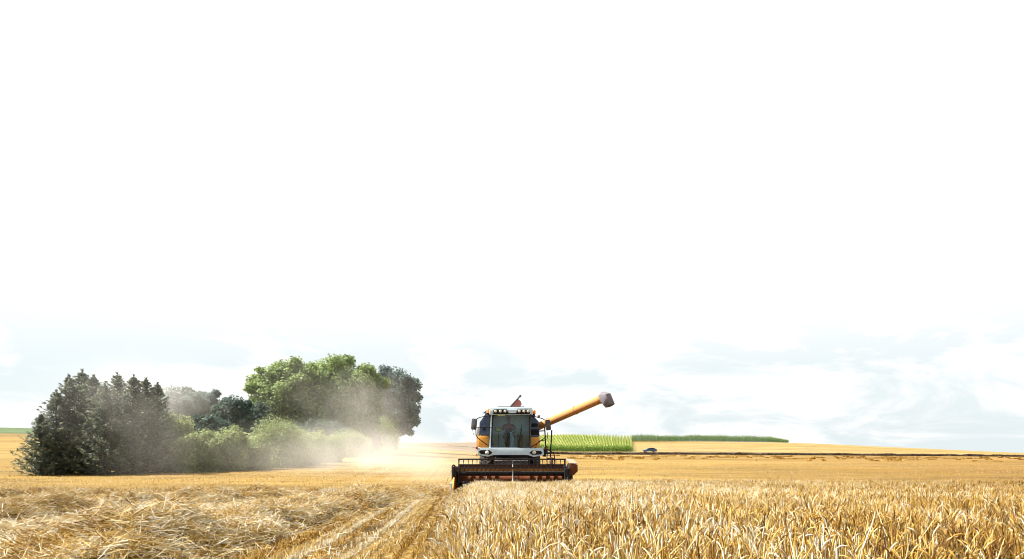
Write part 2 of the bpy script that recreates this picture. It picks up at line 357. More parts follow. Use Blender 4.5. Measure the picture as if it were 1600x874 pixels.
vr, fr_ = [], []
for (pa, Da, pb, Db, w_) in ((1026, 243, 1012, 352, 0.7), (1057, 243, 1036, 350, 0.6), (1066, 243, 1042, 350, 0.6), (1146, 243, 1119, 350, 0.7), (1156, 243, 1127, 350, 0.6), (1290, 243, 1240, 345, 0.7)):
    for i_ in range(40):
        D_ = Da + (Db - Da) * i_ / 39; xc = at(pa + (pb - pa) * (i_ / 39) ** 0.8, D_)
        vr += [(xc - w_ / 2, D_, gz(xc - w_ / 2, D_) + 0.05), (xc + w_ / 2, D_, gz(xc + w_ / 2, D_) + 0.05)]
        if i_: n_ = len(vr); fr_.append((n_ - 4, n_ - 3, n_ - 1, n_ - 2))
me = bpy.data.meshes.new("wheel_tracks"); me.from_pydata(vr, [], fr_); tag(link("wheel_tracks", me, paint("trodden_stubble", (0.24, 0.15, 0.055), 0.95, dirt=0.3)), kind="structure")

# ------------------------------------------------------------------ standing wheat
def sample_band(n, x0f, x1f, y0, y1, power=1.0):
    y = y0 + (y1 - y0) * rng.random(n) ** power
    a_, b_ = x0f(y), x1f(y); keep = rng.random(n) < (b_ - a_) / np.max(b_ - a_)
    y = y[keep]; a_, b_ = a_[keep], b_[keep]
    return a_ + (b_ - a_) * rng.random(len(y)), y
def wheat(acc, x, y, fat, full):
    n = len(x); z = base_z(x, y); hmean = np.interp(y, [5, 30], [0.76, 0.43])
    h = hmean * (0.72 + 0.36 * rng.random(n)) * (0.9 + 0.22 * vnoise(x * 0.8, y * 0.8, 21))
    ph = rng.random(n) * 2 * np.pi; wild = rng.random(n) < 0.12
    lean = h * np.where(wild, rng.uniform(0.3, 0.9, n), np.abs(rng.normal(0, 0.12, n))); h = np.where(wild, h * 0.85, h)
    dr = np.stack([np.cos(ph), np.sin(ph), np.zeros(n)], 1)
    B = np.stack([x, y, z - 0.02], 1)
    tt = np.array([0, 0.5, 0.85, 1.0]) if full else np.array([0, 0.6, 1.0])
    P = B[:, None] + dr[:, None] * (lean[:, None] * tt[None] ** 2)[..., None]; P[:, :, 2] += h[:, None] * tt[None]
    pale_ = 0.15 - 0.36 * np.clip(x / np.maximum(y, 4) / 0.69, 0, 1.2) + 0.42 * (vnoise(x * 2.6, y * 1.7, 61) - 0.5) + 0.22 * (vnoise(x * 0.7, y * 0.45, 62) - 0.5)  # painted into the tone: lens falloff rightwards, shaded gaps as clump noise
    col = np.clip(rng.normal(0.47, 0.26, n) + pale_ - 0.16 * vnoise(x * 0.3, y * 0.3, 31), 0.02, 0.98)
    acc.tubes(P, fat * np.array([0.0042, 0.004, 0.0032, 0.0028]) if full else fat * np.array([0.0032, 0.003, 0.0024]), col)
    # ear, nodding over to the side the stem leans
    al = rng.uniform(0.05, 1.7, n); L = rng.uniform(0.06, 0.10, n) * (1 if full else 1.15); E = [P[:, -1]]
    K = 4
    for q in range(K):
        an = al * (0.45 + 0.55 * q / (K - 1)); E.append(E[-1] + (dr * np.sin(an)[:, None] + np.array([0, 0, 1.0]) * np.cos(an)[:, None]) * (L / K)[:, None])
    E = np.stack(E, 1)
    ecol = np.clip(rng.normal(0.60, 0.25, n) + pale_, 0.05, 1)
    acc.tubes(E, fat * np.array([0.003, 0.0058, 0.0062, 0.0048, 0.001]), ecol, 4 if full else 3)
    # dry leaf blades
    for q in range(3 if full else 2):
        sel = rng.random(n) < (0.62 if full else 0.6); m_ = sel.sum(); ta = rng.uniform(0.25, 0.95, m_); p2 = rng.random(m_) * 2 * np.pi
        d2 = np.stack([np.cos(p2), np.sin(p2), np.zeros(m_)], 1); s2 = np.stack([-np.sin(p2), np.cos(p2), rng.normal(0, 0.4, m_)], 1); s2 /= np.linalg.norm(s2, axis=1, keepdims=True)
        st = B[sel] + dr[sel] * (lean[sel] * ta ** 2)[:, None]; st[:, 2] += h[sel] * ta
        L2 = rng.uniform(0.10, 0.34, m_); a0 = rng.uniform(0.1, 0.9, m_); a1 = rng.uniform(0.2, 1.8, m_); pts = [st]
        for r_ in range(3):
            an = a0 + (a1 - a0) * r_ / 2; pts.append(pts[-1] + (d2 * np.sin(an)[:, None] + np.array([0, 0, 1.0]) * np.cos(an)[:, None]) * (L2 / 3)[:, None])
        W = fat * rng.uniform(0.004, 0.009, m_)[:, None] * np.array([[0.8, 1.0, 0.75, 0.1]])
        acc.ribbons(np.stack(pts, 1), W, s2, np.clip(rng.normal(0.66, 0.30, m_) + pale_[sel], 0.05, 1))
acc = Acc()
xl = lambda y: edge_x(y) + 0.55 * np.clip((y - 22) / 8, 0, 1) + 0.25 * (vnoise(y * 1.1, y * 0, 8) - 0.5); xr = lambda y: 0.72 * y + 4
x, y = sample_band(62000, xl, xr, 2.6, 11, 0.9); wheat(acc, x, y, 0.70, True)
x, y = sample_band(66000, xl, xr, 11, 20, 0.9); wheat(acc, x, y, 0.92, True)
bk = lambda x_: np.where(x_ > 3.0, 31.0 + 0.8 * vnoise(x_ * 0.4, x_ * 0, 3) - 0.06 * (x_ - 3), 30.6)
x, y = sample_band(115000, xl, xr, 20, 32.5, 1.0); kp = y < bk(x); wheat(acc, x[kp], y[kp], 1.12, False)
w = acc.build("standing_wheat", M['wheat']); tag(w, "standing ripe wheat with nodding ears in front of the combine", "wheat", kind="stuff")

# ------------------------------------------------------------------ stubble
acc = Acc()
def stubble(n, x0f, x1f, y0, y1, fat, hh):
    x, y = sample_band(n, x0f, x1f, y0, y1)
    u = x + 0.066 * y; row = np.round(u / 0.21) * 0.21                         # drilled rows run the way the combine drives
    x = row - 0.066 * y + rng.normal(0, 0.016, len(x)); z = ground_z(x, y) - 0.02
    keep = ((np.abs(u + 0.5) > 0.11) & (np.abs(u + 1.75) > 0.17) & (np.abs(u + 2.9) > 0.11)) | (rng.random(len(x)) < 0.08); x, y, z = x[keep], y[keep], z[keep]; rw = row[keep]
    n = len(x); h = hh * rng.uniform(0.5, 1.25, n); ph = rng.random(n) * 6.283; ln = np.abs(rng.normal(0, 0.35, n)) * h
    A = np.stack([x, y, z], 1); B_ = A + np.stack([np.cos(ph) * ln, np.sin(ph) * ln, h], 1)
    acc.tubes(np.stack([A, B_], 1), fat * np.array([0.004, 0.0042]), np.clip(0.60 + 0.75 * (vnoise(rw * 5.3, rw * 0, 77) - 0.5) + rng.normal(0, 0.17, n), 0, 1))
stubble(42000, lambda y: edge_x(y) - 3.9, lambda y: edge_x(y) + 0.1, 6, 32, 1.3, 0.10)
stubble(30000, lambda y: -0.74 * y - 3, lambda y: edge_x(y) - 3.5, 8, 33, 1.6, 0.12)
stubble(14000, lambda y: -0.74 * y - 2, lambda y: y * 0 - 3.0, 30, 60, 2.2, 0.08)
stubble(9000, lambda y: y * 0 + 3.4, lambda y: 0.74 * y + 2, 31, 90, 2.2, 0.09)
s_ = acc.build("stubble", M['straw']); tag(s_, "short cut stubble in rows between straw and standing wheat", "stubble", kind="stuff")

# ------------------------------------------------------------------ loose straw
acc = Acc()
def straws(x, y, lift, fat, Lr, pitch):
    n = len(x); z = ground_z(x, y) + lift * rng.random(n)
    ya = rng.random(n) * 6.283; pi_ = rng.normal(0, pitch, n); L = rng.uniform(*Lr, n)
    d = np.stack([np.cos(ya) * np.cos(pi_), np.sin(ya) * np.cos(pi_), np.sin(pi_)], 1)
    C0 = np.stack([x, y, z], 1); A = C0 - d * L[:, None] / 2; B_ = C0 + d * L[:, None] / 2
    mid = C0 + rng.normal(0, 0.05, (n, 3)) * L[:, None] * 0.5
    for E_ in (A, B_, mid): E_[:, 2] = np.maximum(E_[:, 2], ground_z(E_[:, 0], E_[:, 1]) + 0.004)
    col = np.clip(rng.normal(0.60, 0.27, n) + 0.5 * (vnoise(x * 2.2, y * 1.6, 71) - 0.5), 0, 1)  # clump noise darkens patches to stand in for shaded gaps
    h_ = n // 2
    P = np.stack([A, mid, B_], 1)
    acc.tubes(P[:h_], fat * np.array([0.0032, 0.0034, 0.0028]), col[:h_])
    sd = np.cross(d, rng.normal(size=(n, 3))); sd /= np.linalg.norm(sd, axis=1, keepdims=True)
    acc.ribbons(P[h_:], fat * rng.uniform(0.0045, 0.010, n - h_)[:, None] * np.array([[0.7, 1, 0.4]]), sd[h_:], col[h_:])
lx0 = lambda y: -0.74 * y - 3; lx1 = lambda y: edge_x(y) - 3.0
x, y = sample_band(85000, lx0, lx1, 7, 18); straws(x, y, 0.06, 1.05, (0.08, 0.32), 0.3)
x, y = sample_band(75000, lx0, lx1, 18, 29, 0.9); straws(x, y, 0.07, 1.5, (0.1, 0.4), 0.28)
x, y = sample_band(2200, lambda y: edge_x(y) - 3.2, lambda y: edge_x(y), 6, 31); straws(x, y, 0.1, 1.3, (0.1, 0.35), 0.4)
for w in WINDROWS:
    n = 36000; y = rng.uniform(w[0, 1], w[-1, 1], n); x = np.interp(y, w[:, 1], w[:, 0]) + rng.normal(0, 0.5, n)
    kp = (y > 4) & (x > -0.74 * y - 3); x, y = x[kp], y[kp]; f_ = y > 18
    straws(x[~f_], y[~f_], 0.16, 1.05, (0.1, 0.38), 0.45); straws(x[f_], y[f_], 0.14, 1.5, (0.12, 0.4), 0.42)
x, y = sample_band(17000, lx0, lambda y: edge_x(y) - 2.9, 7, 24)
def pale(x, y, fat):
    n = len(x); z = ground_z(x, y) + rng.uniform(0.02, 0.16, n); ya = rng.random(n) * 6.283; pi_ = rng.normal(0, 0.35, n); L = rng.uniform(0.15, 0.45, n)
    d = np.stack([np.cos(ya) * np.cos(pi_), np.sin(ya) * np.cos(pi_), np.sin(pi_)], 1); c = np.stack([x, y, z], 1); sd = np.cross(d, rng.normal(size=(n, 3)) + np.array([0, 0.8, 0])); sd /= np.linalg.norm(sd, axis=1, keepdims=True)
    P = np.stack([c - d * L[:, None] / 2, c + rng.normal(0, .012, (n, 3)), c + d * L[:, None] / 2], 1); P[:, :, 2] = np.maximum(P[:, :, 2], z[:, None] - 0.05)
    acc.ribbons(P, fat * rng.uniform(0.0035, 0.0075, n)[:, None] * np.array([[0.8, 1, 0.6]]), sd, np.clip(rng.normal(0.88, 0.1, n), 0, 1))
pale(x, y, np.interp(np.mean(y), [7, 24], [1.3, 1.9]))
s_ = acc.build("loose_straw", M['straw']); tag(s_, "threshed straw lying loose and in swaths on the stubble", "straw", kind="stuff")

# straw swaths on the far side, seen as broken lines
acc = Acc()
for (D0, pxa, pxb, gap) in ((168, 850, 1800, 0.44), (146, 855, 1800, 0.47), (127, 880, 1800, 0.56), (108, 930, 1800, 0.70)):
    xa, xb = at(pxa, D0), at(pxb, D0); n = int((xb - xa) * 95); x = rng.uniform(xa, xb, n); kp = vnoise(x * 0.9, x * 0 + D0 * 1.37, 6) * 0.8 + 0.25 * vnoise(x * 0.09, x * 0 + D0, 16) > gap; x = x[kp]; n = len(x)
    y = D0 + rng.normal(0, 0.35, n) + 1.5 * (vnoise(x * 0.12, x * 0 + D0, 19) - 0.5); z = base_z(x, y) + rng.random(n) * 0.26 * vnoise(x * 0.5, x * 0, 13)
    nr_ = rng.normal(size=(n, 3)) + np.array([0, 0, 0.4]); acc.leaves(np.stack([x, y, z], 1), nr_, rng.uniform(0.2, 0.5, n), np.clip(rng.normal(0.30 + 0.0022 * max(0, 150 - D0), 0.13, n), 0, 1), 0.4)
s_ = acc.build("far_straw_swaths", M['straw']); tag(s_, "broken lines of brown straw across the far stubble field", "straw", kind="stuff")
# low weed strip; the line's shade is painted into its dark colour
acc = Acc()
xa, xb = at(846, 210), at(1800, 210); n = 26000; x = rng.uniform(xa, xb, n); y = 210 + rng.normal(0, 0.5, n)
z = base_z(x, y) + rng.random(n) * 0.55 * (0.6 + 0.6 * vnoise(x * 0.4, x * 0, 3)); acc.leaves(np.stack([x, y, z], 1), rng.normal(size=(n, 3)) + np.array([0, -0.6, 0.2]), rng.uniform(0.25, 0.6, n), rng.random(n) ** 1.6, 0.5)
s_ = acc.build("shaded_margin", M['weed']); tag(s_, "low weed strip along the road, shade painted into its dark colour", "weeds", kind="stuff")

# ------------------------------------------------------------------ maize
acc = Acc()
def maize(acc, x, y, H, tass):
    n = len(x); z = base_z(x, y); hh = H * (0.80 + 0.3 * rng.random(n))
    P = np.stack([np.stack([x, y, z], 1), np.stack([x + rng.normal(0, .05, n), y, z + hh], 1)], 1)
    acc.tubes(P, np.array([0.03, 0.02]), np.full(n, 0.3))
    for q in range(7):
        a_ = rng.random(n) * 6.283; zz = z + hh * rng.uniform(0.12, 0.95, n); L = rng.uniform(0.45, 0.8, n)
        d = np.stack([np.cos(a_), np.sin(a_), np.zeros(n)], 1); sd = np.stack([-np.sin(a_), np.cos(a_), rng.normal(0, .3, n)], 1)
        st = np.stack([x, y, zz], 1); md = st + d * (L * .5)[:, None] + np.array([0, 0, 0.22]); en = st + d * L[:, None] - np.array([0, 0, 0.12])
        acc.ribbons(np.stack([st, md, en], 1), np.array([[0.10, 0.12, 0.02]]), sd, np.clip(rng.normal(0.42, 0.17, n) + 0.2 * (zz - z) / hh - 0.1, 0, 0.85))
    k_ = rng.random(n) < tass; st = np.stack([x, y, z + hh], 1)[k_]; n2_ = len(st)
    for q in range(4):
        acc.ribbons(np.stack([st, st + rng.normal(0, .12, (n2_, 3)) + np.array([0, 0, 0.28])], 1), np.array([[0.13, 0.09]]), np.tile(rng.normal(size=(1, 3)), (n2_, 1)) / 1.5, np.clip(rng.normal(0.93, .07, n2_), 0, 1))
for i_, pb in enumerate(np.arange(834, 989.5, 4.1)):
    D_ = np.arange(249, 436, 0.62); f = (D_ - 249) / 187; lean = (988 - pb) * 0.13
    pxr = pb - lean * f ** 0.8; x = at(pxr, D_) + rng.normal(0, .04, len(D_)); y = D_ + rng.normal(0, .1, len(D_)); maize(acc, x, y, 2.1, 0.85)
for D_ in np.arange(247.2, 249.2, 0.7):
    x = np.arange(at(834, D_), at(988.5, D_), 0.35); maize(acc, x + rng.normal(0, .06, len(x)), D_ + rng.normal(0, .08, len(x)), 2.05, 0.1)
s_ = acc.build("maize_crop", M['maize']); tag(s_, "green maize crop in curved rows on the slope beyond the combine", "maize", kind="stuff")
acc = Acc()
for D_ in np.arange(352, 372, 1.6):
    x = np.arange(at(988, D_), at(1243, D_), 0.55); kp = rng.random(len(x)) > 0.1; x = x[kp] + rng.normal(0, .1, kp.sum()); y = D_ + rng.normal(0, .3, len(x)) + 10 * ((x - x[0]) / 80) ** 2
    maize(acc, x, y, (2.0 + 0.7 * vnoise(x * 0.9, y * 0 + D_ * 0.3, 41) + 0.7 * vnoise(x * 0.22, y * 0, 43)) * (0.45 + 0.55 * np.clip((at(1243, D_) - x) / 9, 0, 1)), 0.35)
s_ = acc.build("far_maize_strip", M['maize_dark']); tag(s_, "dark green maize strip along the top of the pale hill", "maize", kind="stuff")

# ------------------------------------------------------------------ trees
def limbs_mesh(name, base, h, r0, targets, parent, lean=0.0):
    acc = Acc()
    top = base + np.array([lean, 0, h * 0.8]); tt = np.linspace(0, 1, 6)
    P = base + (top - base) * tt[:, None] + np.stack([np.sin(tt * 5) * r0 * .7, np.cos(tt * 4) * r0 * .5 - r0 * .5, tt * 0], 1)
    acc.tubes(P[None], r0 * np.array([1.35, 1.0, 0.85, 0.65, 0.45, 0.15]), np.array([.5]), 9)
    if len(targets):
        f = rng.uniform(0.22, 0.75, len(targets)); st = base + (top - base) * f[:, None]; st[:, 2] = np.minimum(st[:, 2], targets[:, 2] - 0.05 * h)
        md = st * .45 + targets * .55 + np.array([0, 0, -0.04 * h]); acc.tubes(np.stack([st, md, targets], 1), r0 * np.array([0.36, 0.22, 0.05]), np.full(len(targets), .5), 5)
    return acc.build(name, M['bark'], parent, True)
def broadleaf(*a, **k):
    a = list(a); a[11] = int(a[11] * 1.8); a[9] = int(a[9] * 1.25); k['clr'] = k.get('clr', 0.30) * 0.74
    return broadleaf_tree(*a, **k)
def broadleaf_tree(name, label, cat, px_, D_, top_py, halfw_px, bottom, mat, nleaf, leaf, ncl, group=None, clr=0.30, trunk=True, flat=0.9, depth=0.9, sink=0.0):
    x0, y0 = at(px_, D_), D_; zb = gz(x0, y0); H = (EYE - (top_py - HY) * D_ / F) - zb; rx = halfw_px * D_ / F
    root = empty(name, (x0, y0, zb), label, cat, group)
    cz = H * (bottom + 1) / 2; rz = H * (1 - bottom) / 2
    u = rng.normal(size=(ncl, 3)); u /= np.linalg.norm(u, axis=1, keepdims=True); u = np.sign(u) * np.abs(u) ** 0.85
    rad = (1.04 - clr) * (0.25 + 0.75 * rng.random(ncl) ** 0.5) * (1 + 0.11 * np.clip(rng.normal(size=ncl), -1.5, 1.0)); C_ = u * rad[:, None] * np.array([rx, rx * depth, rz]) + np.array([0, 0, cz])
    cr = rx * clr * rng.uniform(0.65, 1.25, ncl); wts = cr ** 2; cnt = np.maximum((nleaf * wts / wts.sum()).astype(int), 10)
    acc = Acc()
    idx = np.repeat(np.arange(ncl), cnt); n = len(idx)
    v = rng.normal(size=(n, 3)); v /= np.linalg.norm(v, axis=1, keepdims=True); rr = cr[idx] * rng.random(n) ** 0.42 * (0.75 + 0.5 * vnoise(v[:, 0] * 3 + idx * 7.0, v[:, 1] * 3 + v[:, 2] * 2, 17))
    c = C_[idx] + v * rr[:, None] * np.array([1.05, 1.05, flat]); 
    fill = rng.random(n) < 0.22; uf = rng.normal(size=(n, 3)); uf /= np.linalg.norm(uf, axis=1, keepdims=True)
    cf = uf * (0.9 * rng.random(n) ** 0.45)[:, None] * np.array([rx, rx * depth, rz]) + np.array([0, 0, cz]); c = np.where(fill[:, None], cf, c); v = np.where(fill[:, None], uf, v); c[:, 2] = np.maximum(c[:, 2], 0.05)
    nrm = v * 0.7 + rng.normal(0, 0.6, (n, 3)) + np.array([0, 0, 0.45])
    ctone = rng.normal(0.5, 0.16, ncl)
    acc.leaves(c, nrm, leaf * rng.uniform(0.6, 1.3, n), np.clip(ctone[idx] + rng.normal(0, 0.2, n), 0, 1), 0.6)
    acc.build("crown", M[mat], root)
    if trunk:
        sel = rng.permutation(ncl)[:min(ncl, 16)]; limbs_mesh("trunk", np.array([0, 0, -0.15]), H, max(0.09, H * 0.026), C_[sel], root)
    return root
def conifer(label, px_, D_, top_py, rad_px, group, dense=1.0):
    x0, y0 = at(px_, D_), D_; zb = gz(x0, y0); H = (EYE - (top_py - HY) * D_ / F) - zb; Rb = rad_px * D_ / F
    root = empty("spruce_tree", (x0, y0, zb), label, "spruce", group)
    acc = Acc(); br = Acc()
    lv = np.arange(0.04, 0.985, 0.20 / H); 
    for t_ in lv:
        nb_ = max(4, int(rng.integers(7, 11) * (1 - 0.45 * t_))); a_ = rng.random() * 6.283 + np.arange(nb_) * 6.283 / nb_ + rng.normal(0, .2, nb_)
        L = Rb * ((1 - t_) ** 0.68 * 0.97 + 0.03) * min(1, ((1 - t_) / 0.11) ** 0.6 + 0.12) * rng.uniform(0.55, 1.15, nb_); L[rng.random(nb_) < .12] *= 1.15
        d = np.stack([np.cos(a_), np.sin(a_), np.zeros(nb_)], 1); st = np.zeros((nb_, 3)); st[:, 2] = t_ * H
        s = np.linspace(0, 1, 4); zc = np.outer(L, s * 0.10 - 0.42 * s * (1 - s) * (1 - t_) + 0.16 * s ** 3 + 0.25 * t_ * s)
        P = st[:, None] + d[:, None] * (L[:, None] * s)[..., None]; P[:, :, 2] += zc; P[:, :, 2] = np.maximum(P[:, :, 2], 0.04)
        br.tubes(P, np.array([0.022, 0.016, 0.010, 0.004]), np.full(nb_, .5), 3)
        m_ = int(54 * dense); s2 = rng.random((nb_, m_)) ** 0.75 * 1.04
        si = np.clip(s2 * 3, 0, 2.999); i0 = si.astype(int); fr = si - i0; ar = np.arange(nb_)[:, None]
        c = P[ar, i0] * (1 - fr)[..., None] + P[ar, i0 + 1] * fr[..., None]
        side = np.stack([-d[:, 1], d[:, 0], d[:, 2]], 1)[:, None]; w_ = rng.normal(0, 1, (nb_, m_)) * (0.04 + 0.15 * L[:, None] * (1.05 - s2 * 0.75))
        c = c + side * w_[..., None]; c[..., 2] += rng.normal(0, 0.045, (nb_, m_)) - np.abs(w_) * 0.25
        tdir = d[:, None] * 1.0 + side * np.sign(w_)[..., None] * rng.uniform(0.1, 1.0, (nb_, m_))[..., None] + rng.normal(0, .25, (nb_, m_, 3)) + np.array([0, 0, -0.1])
        nn = rng.normal(0, .5, (nb_, m_, 3)) + np.array([0, 0, 0.9]); k_ = nb_ * m_
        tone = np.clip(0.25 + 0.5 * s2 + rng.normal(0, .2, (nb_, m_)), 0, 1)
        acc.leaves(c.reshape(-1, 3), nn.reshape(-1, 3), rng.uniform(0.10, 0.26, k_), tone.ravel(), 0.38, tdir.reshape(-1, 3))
    # leader
    br.tubes(np.array([[[0, 0, -0.1], [0, 0, H * 0.5], [0, 0, H + 0.1]]]), np.array([0.022 * H, 0.013 * H, 0.006]), np.array([.5]), 8)
    m_ = 60; zc = H + 0.12 - rng.random(m_) ** 1.3 * 0.8; aa = rng.random(m_) * 6.283; acc.leaves(np.stack([np.cos(aa) * .05, np.sin(aa) * .05, zc], 1), rng.normal(size=(m_, 3)), rng.uniform(.12, .25, m_), rng.random(m_), 0.3, np.stack([np.cos(aa), np.sin(aa), np.full(m_, .9)], 1))
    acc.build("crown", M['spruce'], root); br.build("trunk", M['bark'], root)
    return root

G1 = "spruces at the left end of the grove"
for lab, a_ in [("low spruce whose skirt forms the left end of the grove", (64, 45.5, 650, 40)),
                ("spruce with ragged outer slope, second from the left end", (88, 46.5, 612, 50)),
                ("pointed spruce on the left shoulder of the clump, third from the left end", (108, 47.5, 588, 54)),
                ("tallest spruce with pointed tip near the left end", (128, 49, 580, 54)),
                ("spruce with narrow tip just right of the tallest one", (146, 47.5, 588, 54)),
                ("slightly lower spruce between the narrow tip and the clump's middle", (164, 46.5, 601, 50)),
                ("spruce in the middle of the spruce clump", (183, 49, 585, 58)),
                ("spruce with bushy top right of the clump's middle", (209, 47.5, 588, 52)),
                ("spruce with thin tip before the dusty right end of the clump", (228, 49, 593, 50)),
                ("dusty spruce at the right end of the clump beside the bluish tree", (246, 51, 600, 44))]:
    conifer(lab, *a_, G1)
broadleaf("rounded_tree", "bluish rounded tree rising behind the dusty spruce", "tree", 274, 80, 597, 46, 0.12, 'bluegreen', 26000, 0.32, 44, clr=0.26)
broadleaf("rounded_tree", "lower bluish tree sloping down towards the dark tree", "tree", 316, 84, 606, 36, 0.2, 'bluegreen', 18000, 0.32, 34, clr=0.27)
broadleaf("dark_tree", "dark upright tree between bluish trees and big light green tree", "tree", 364, 72, 611, 36, 0.02, 'darkleaf', 24000, 0.28, 40, clr=0.27)
broadleaf("dark_tree", "small dark tree in front of the bluish trees above the grey shrubs", "tree", 330, 66, 640, 34, -0.1, 'darkleaf', 14000, 0.22, 26)
broadleaf("dark_tree", "dark tree standing under left side of big light green crown", "tree", 404, 78, 622, 32, -0.1, 'darkleaf', 16000, 0.24, 28)
broadleaf("poplar_tree", "big light green tree, taller left half of broad crown", "tree", 454, 90, 554, 70, 0.10, 'lightleaf', 60000, 0.36, 95, clr=0.21)
broadleaf("poplar_tree", "big light green tree, dusty right half of broad crown", "tree", 523, 95, 551, 80, 0.05, 'lightleaf', 64000, 0.37, 100, clr=0.21)
broadleaf("oak_tree", "dark bluish tree with bare trunk at grove's right end", "tree", 617, 118, 566, 46, 0.10, 'bluegreen', 36000, 0.40, 60, clr=0.24)
broadleaf("dark_bush", "dark bush deep under the big light green crown", "bush", 455, 80, 655, 48, -0.2, 'darkleaf', 18000, 0.24, 26, trunk=True)
broadleaf("dark_bush", "dark bush below the middle of the light green crowns", "bush", 512, 84, 650, 46, -0.2, 'darkleaf', 18000, 0.25, 26)
broadleaf("dark_bush", "dark bush near the foot of the bluish right-end tree", "bush", 560, 98, 662, 36, -0.2, 'darkleaf', 12000, 0.26, 22)
G2 = "grey green shrubs along the field side of the grove"
for lab, a_ in [("tall feathery shrub touching the dusty spruce", (271, 52, 652, 30)), ("low shrub at the foot of the tall feathery shrub", (296, 50, 688, 26)),
                ("upright pale shrub in front of the small dark tree", (331, 51, 682, 26)), ("pointed pale shrub in middle of the shrub row", (358, 52, 674, 28)),
                ("low broad shrub between pointed shrub and widest shrub", (394, 54, 692, 30)), ("widest shrub in the row, below the dark tree under light crown", (434, 58, 663, 42)),
                ("sloping shrub right of the widest shrub", (474, 62, 680, 34)), ("small shrub right of the sloping shrub under light crown", (510, 68, 692, 28)),
                ("dust covered shrub where the dust cloud meets the grove", (548, 82, 686, 30)), ("last shrub by the bare trunk at right end", (588, 104, 656, 34))]:
    broadleaf("willow_shrub", lab, "shrub", a_[0], a_[1], a_[2] - 14, a_[3] * 1.2, -0.25, 'shrubleaf', 17000, 0.145, 40, G2, clr=0.36, flat=1.2, sink=0.25)

# ------------------------------------------------------------------ hard-surface builder
class MB:
    def __init__(s): s.bm = bmesh.new()
    def box(s, lo, hi, bevel=0.0, rot=None, pivot=None):
        c = [(a_ + b_) / 2 for a_, b_ in zip(lo, hi)]; d = [abs(b_ - a_) for a_, b_ in zip(lo, hi)]
        t = bmesh.new(); bmesh.ops.create_cube(t, size=1); bmesh.ops.scale(t, vec=d, verts=t.verts)
        if bevel: bmesh.ops.bevel(t, geom=t.edges[:], offset=bevel, segments=2, affect='EDGES', profile=0.6)
        if rot is not None: bmesh.ops.rotate(t, cent=(0, 0, 0), matrix=rot, verts=t.verts)
        bmesh.ops.translate(t, vec=c, verts=t.verts); s.merge(t); return s
    def merge(s, t):
        me_ = bpy.data.meshes.new("tmp"); t.to_mesh(me_); s.bm.from_mesh(me_); bpy.data.meshes.remove(me_); t.free()
    def prism(s, poly, axis, a0, a1, bevel=0.0):
        """poly: 2D outline; axis 'y': (x,z) swept along y, 'x': (y,z) swept along x, 'z': (x,y) swept along z"""
        t = bmesh.new()
        def p3(u, v, w): return {'y': (u, w, v), 'x': (w, u, v), 'z': (u, v, w)}[axis]
        A = [t.verts.new(p3(u, v, a0)) for u, v in poly]; B_ = [t.verts.new(p3(u, v, a1)) for u, v in poly]
        t.faces.new(A); t.faces.new(B_[::-1]); n = len(poly)
        for i in range(n): t.faces.new((A[i], B_[i], B_[(i + 1) % n], A[(i + 1) % n]))
        bmesh.ops.recalc_face_normals(t, faces=t.faces)
        if bevel: bmesh.ops.bevel(t, geom=t.edges[:], offset=bevel, segments=2, affect='EDGES', profile=0.6)
        s.merge(t); return s
    def tube(s, path, r, sides=8, caps=True):
        t = bmesh.new(); P = [Vector(p_) for p_ in path]; n = len(P); rs = r if isinstance(r, (list, tuple)) else [r] * n; rings = []
        for i, p_ in enumerate(P):
            d = (P[min(i + 1, n - 1)] - P[max(i - 1, 0)]).normalized(); ref = Vector((0, 0, 1)) if abs(d.z) < 0.9 else Vector((1, 0, 0))
            a_ = d.cross(ref).normalized(); b_ = d.cross(a_)
            rings.append([t.verts.new(p_ + (a_ * math.cos(q * 2 * math.pi / sides) + b_ * math.sin(q * 2 * math.pi / sides)) * rs[i]) for q in range(sides)])
        for i in range(n - 1):
            for q in range(sides): t.faces.new((rings[i][q], rings[i][(q + 1) % sides], rings[i + 1][(q + 1) % sides], rings[i + 1][q]))
        if caps: t.faces.new(rings[0][::-1]); t.faces.new(rings[-1])
        bmesh.ops.recalc_face_normals(t, faces=t.faces); s.merge(t); return s
    def lathe(s, prof, axis='x', c=(0, 0, 0), n=28, closed=True):
        t = bmesh.new(); rings = []
        for q in range(n):
            th = 2 * math.pi * q / n; ring = []
            for (w_, r) in prof:
                if axis == 'x': co = (w_, r * math.cos(th), r * math.sin(th))
                elif axis == 'y': co = (r * math.cos(th), w_, r * math.sin(th))
                else: co = (r * math.cos(th), r * math.sin(th), w_)
                ring.append(t.verts.new(Vector(co) + Vector(c)))
            rings.append(ring)
        m_ = len(prof)
        for q in range(n):
            for i in range(m_ if closed else m_ - 1): t.faces.new((rings[q][i], rings[(q + 1) % n][i], rings[(q + 1) % n][(i + 1) % m_], rings[q][(i + 1) % m_]))
        if not closed:
            bmesh.ops.remove_doubles(t, verts=t.verts, dist=1e-5)
        bmesh.ops.recalc_face_normals(t, faces=t.faces); s.merge(t); return s
    def ball(s, c, r, seg=12, scale=(1, 1, 1)):
        t = bmesh.new(); bmesh.ops.create_uvsphere(t, u_segments=seg, v_segments=max(6, seg // 2), radius=r); bmesh.ops.scale(t, vec=scale, verts=t.verts); bmesh.ops.translate(t, vec=c, verts=t.verts); s.merge(t); return s
    def build(s, name, mat, parent=None, smooth=None):
        me_ = bpy.data.meshes.new(name); s.bm.to_mesh(me_); s.bm.free()
        o_ = link(name, me_, mat, parent)
        if smooth:
            me_.polygons.foreach_set("use_smooth", np.ones(len(me_.polygons), bool)); me_.set_sharp_from_angle(angle=R(smooth))
        return o_

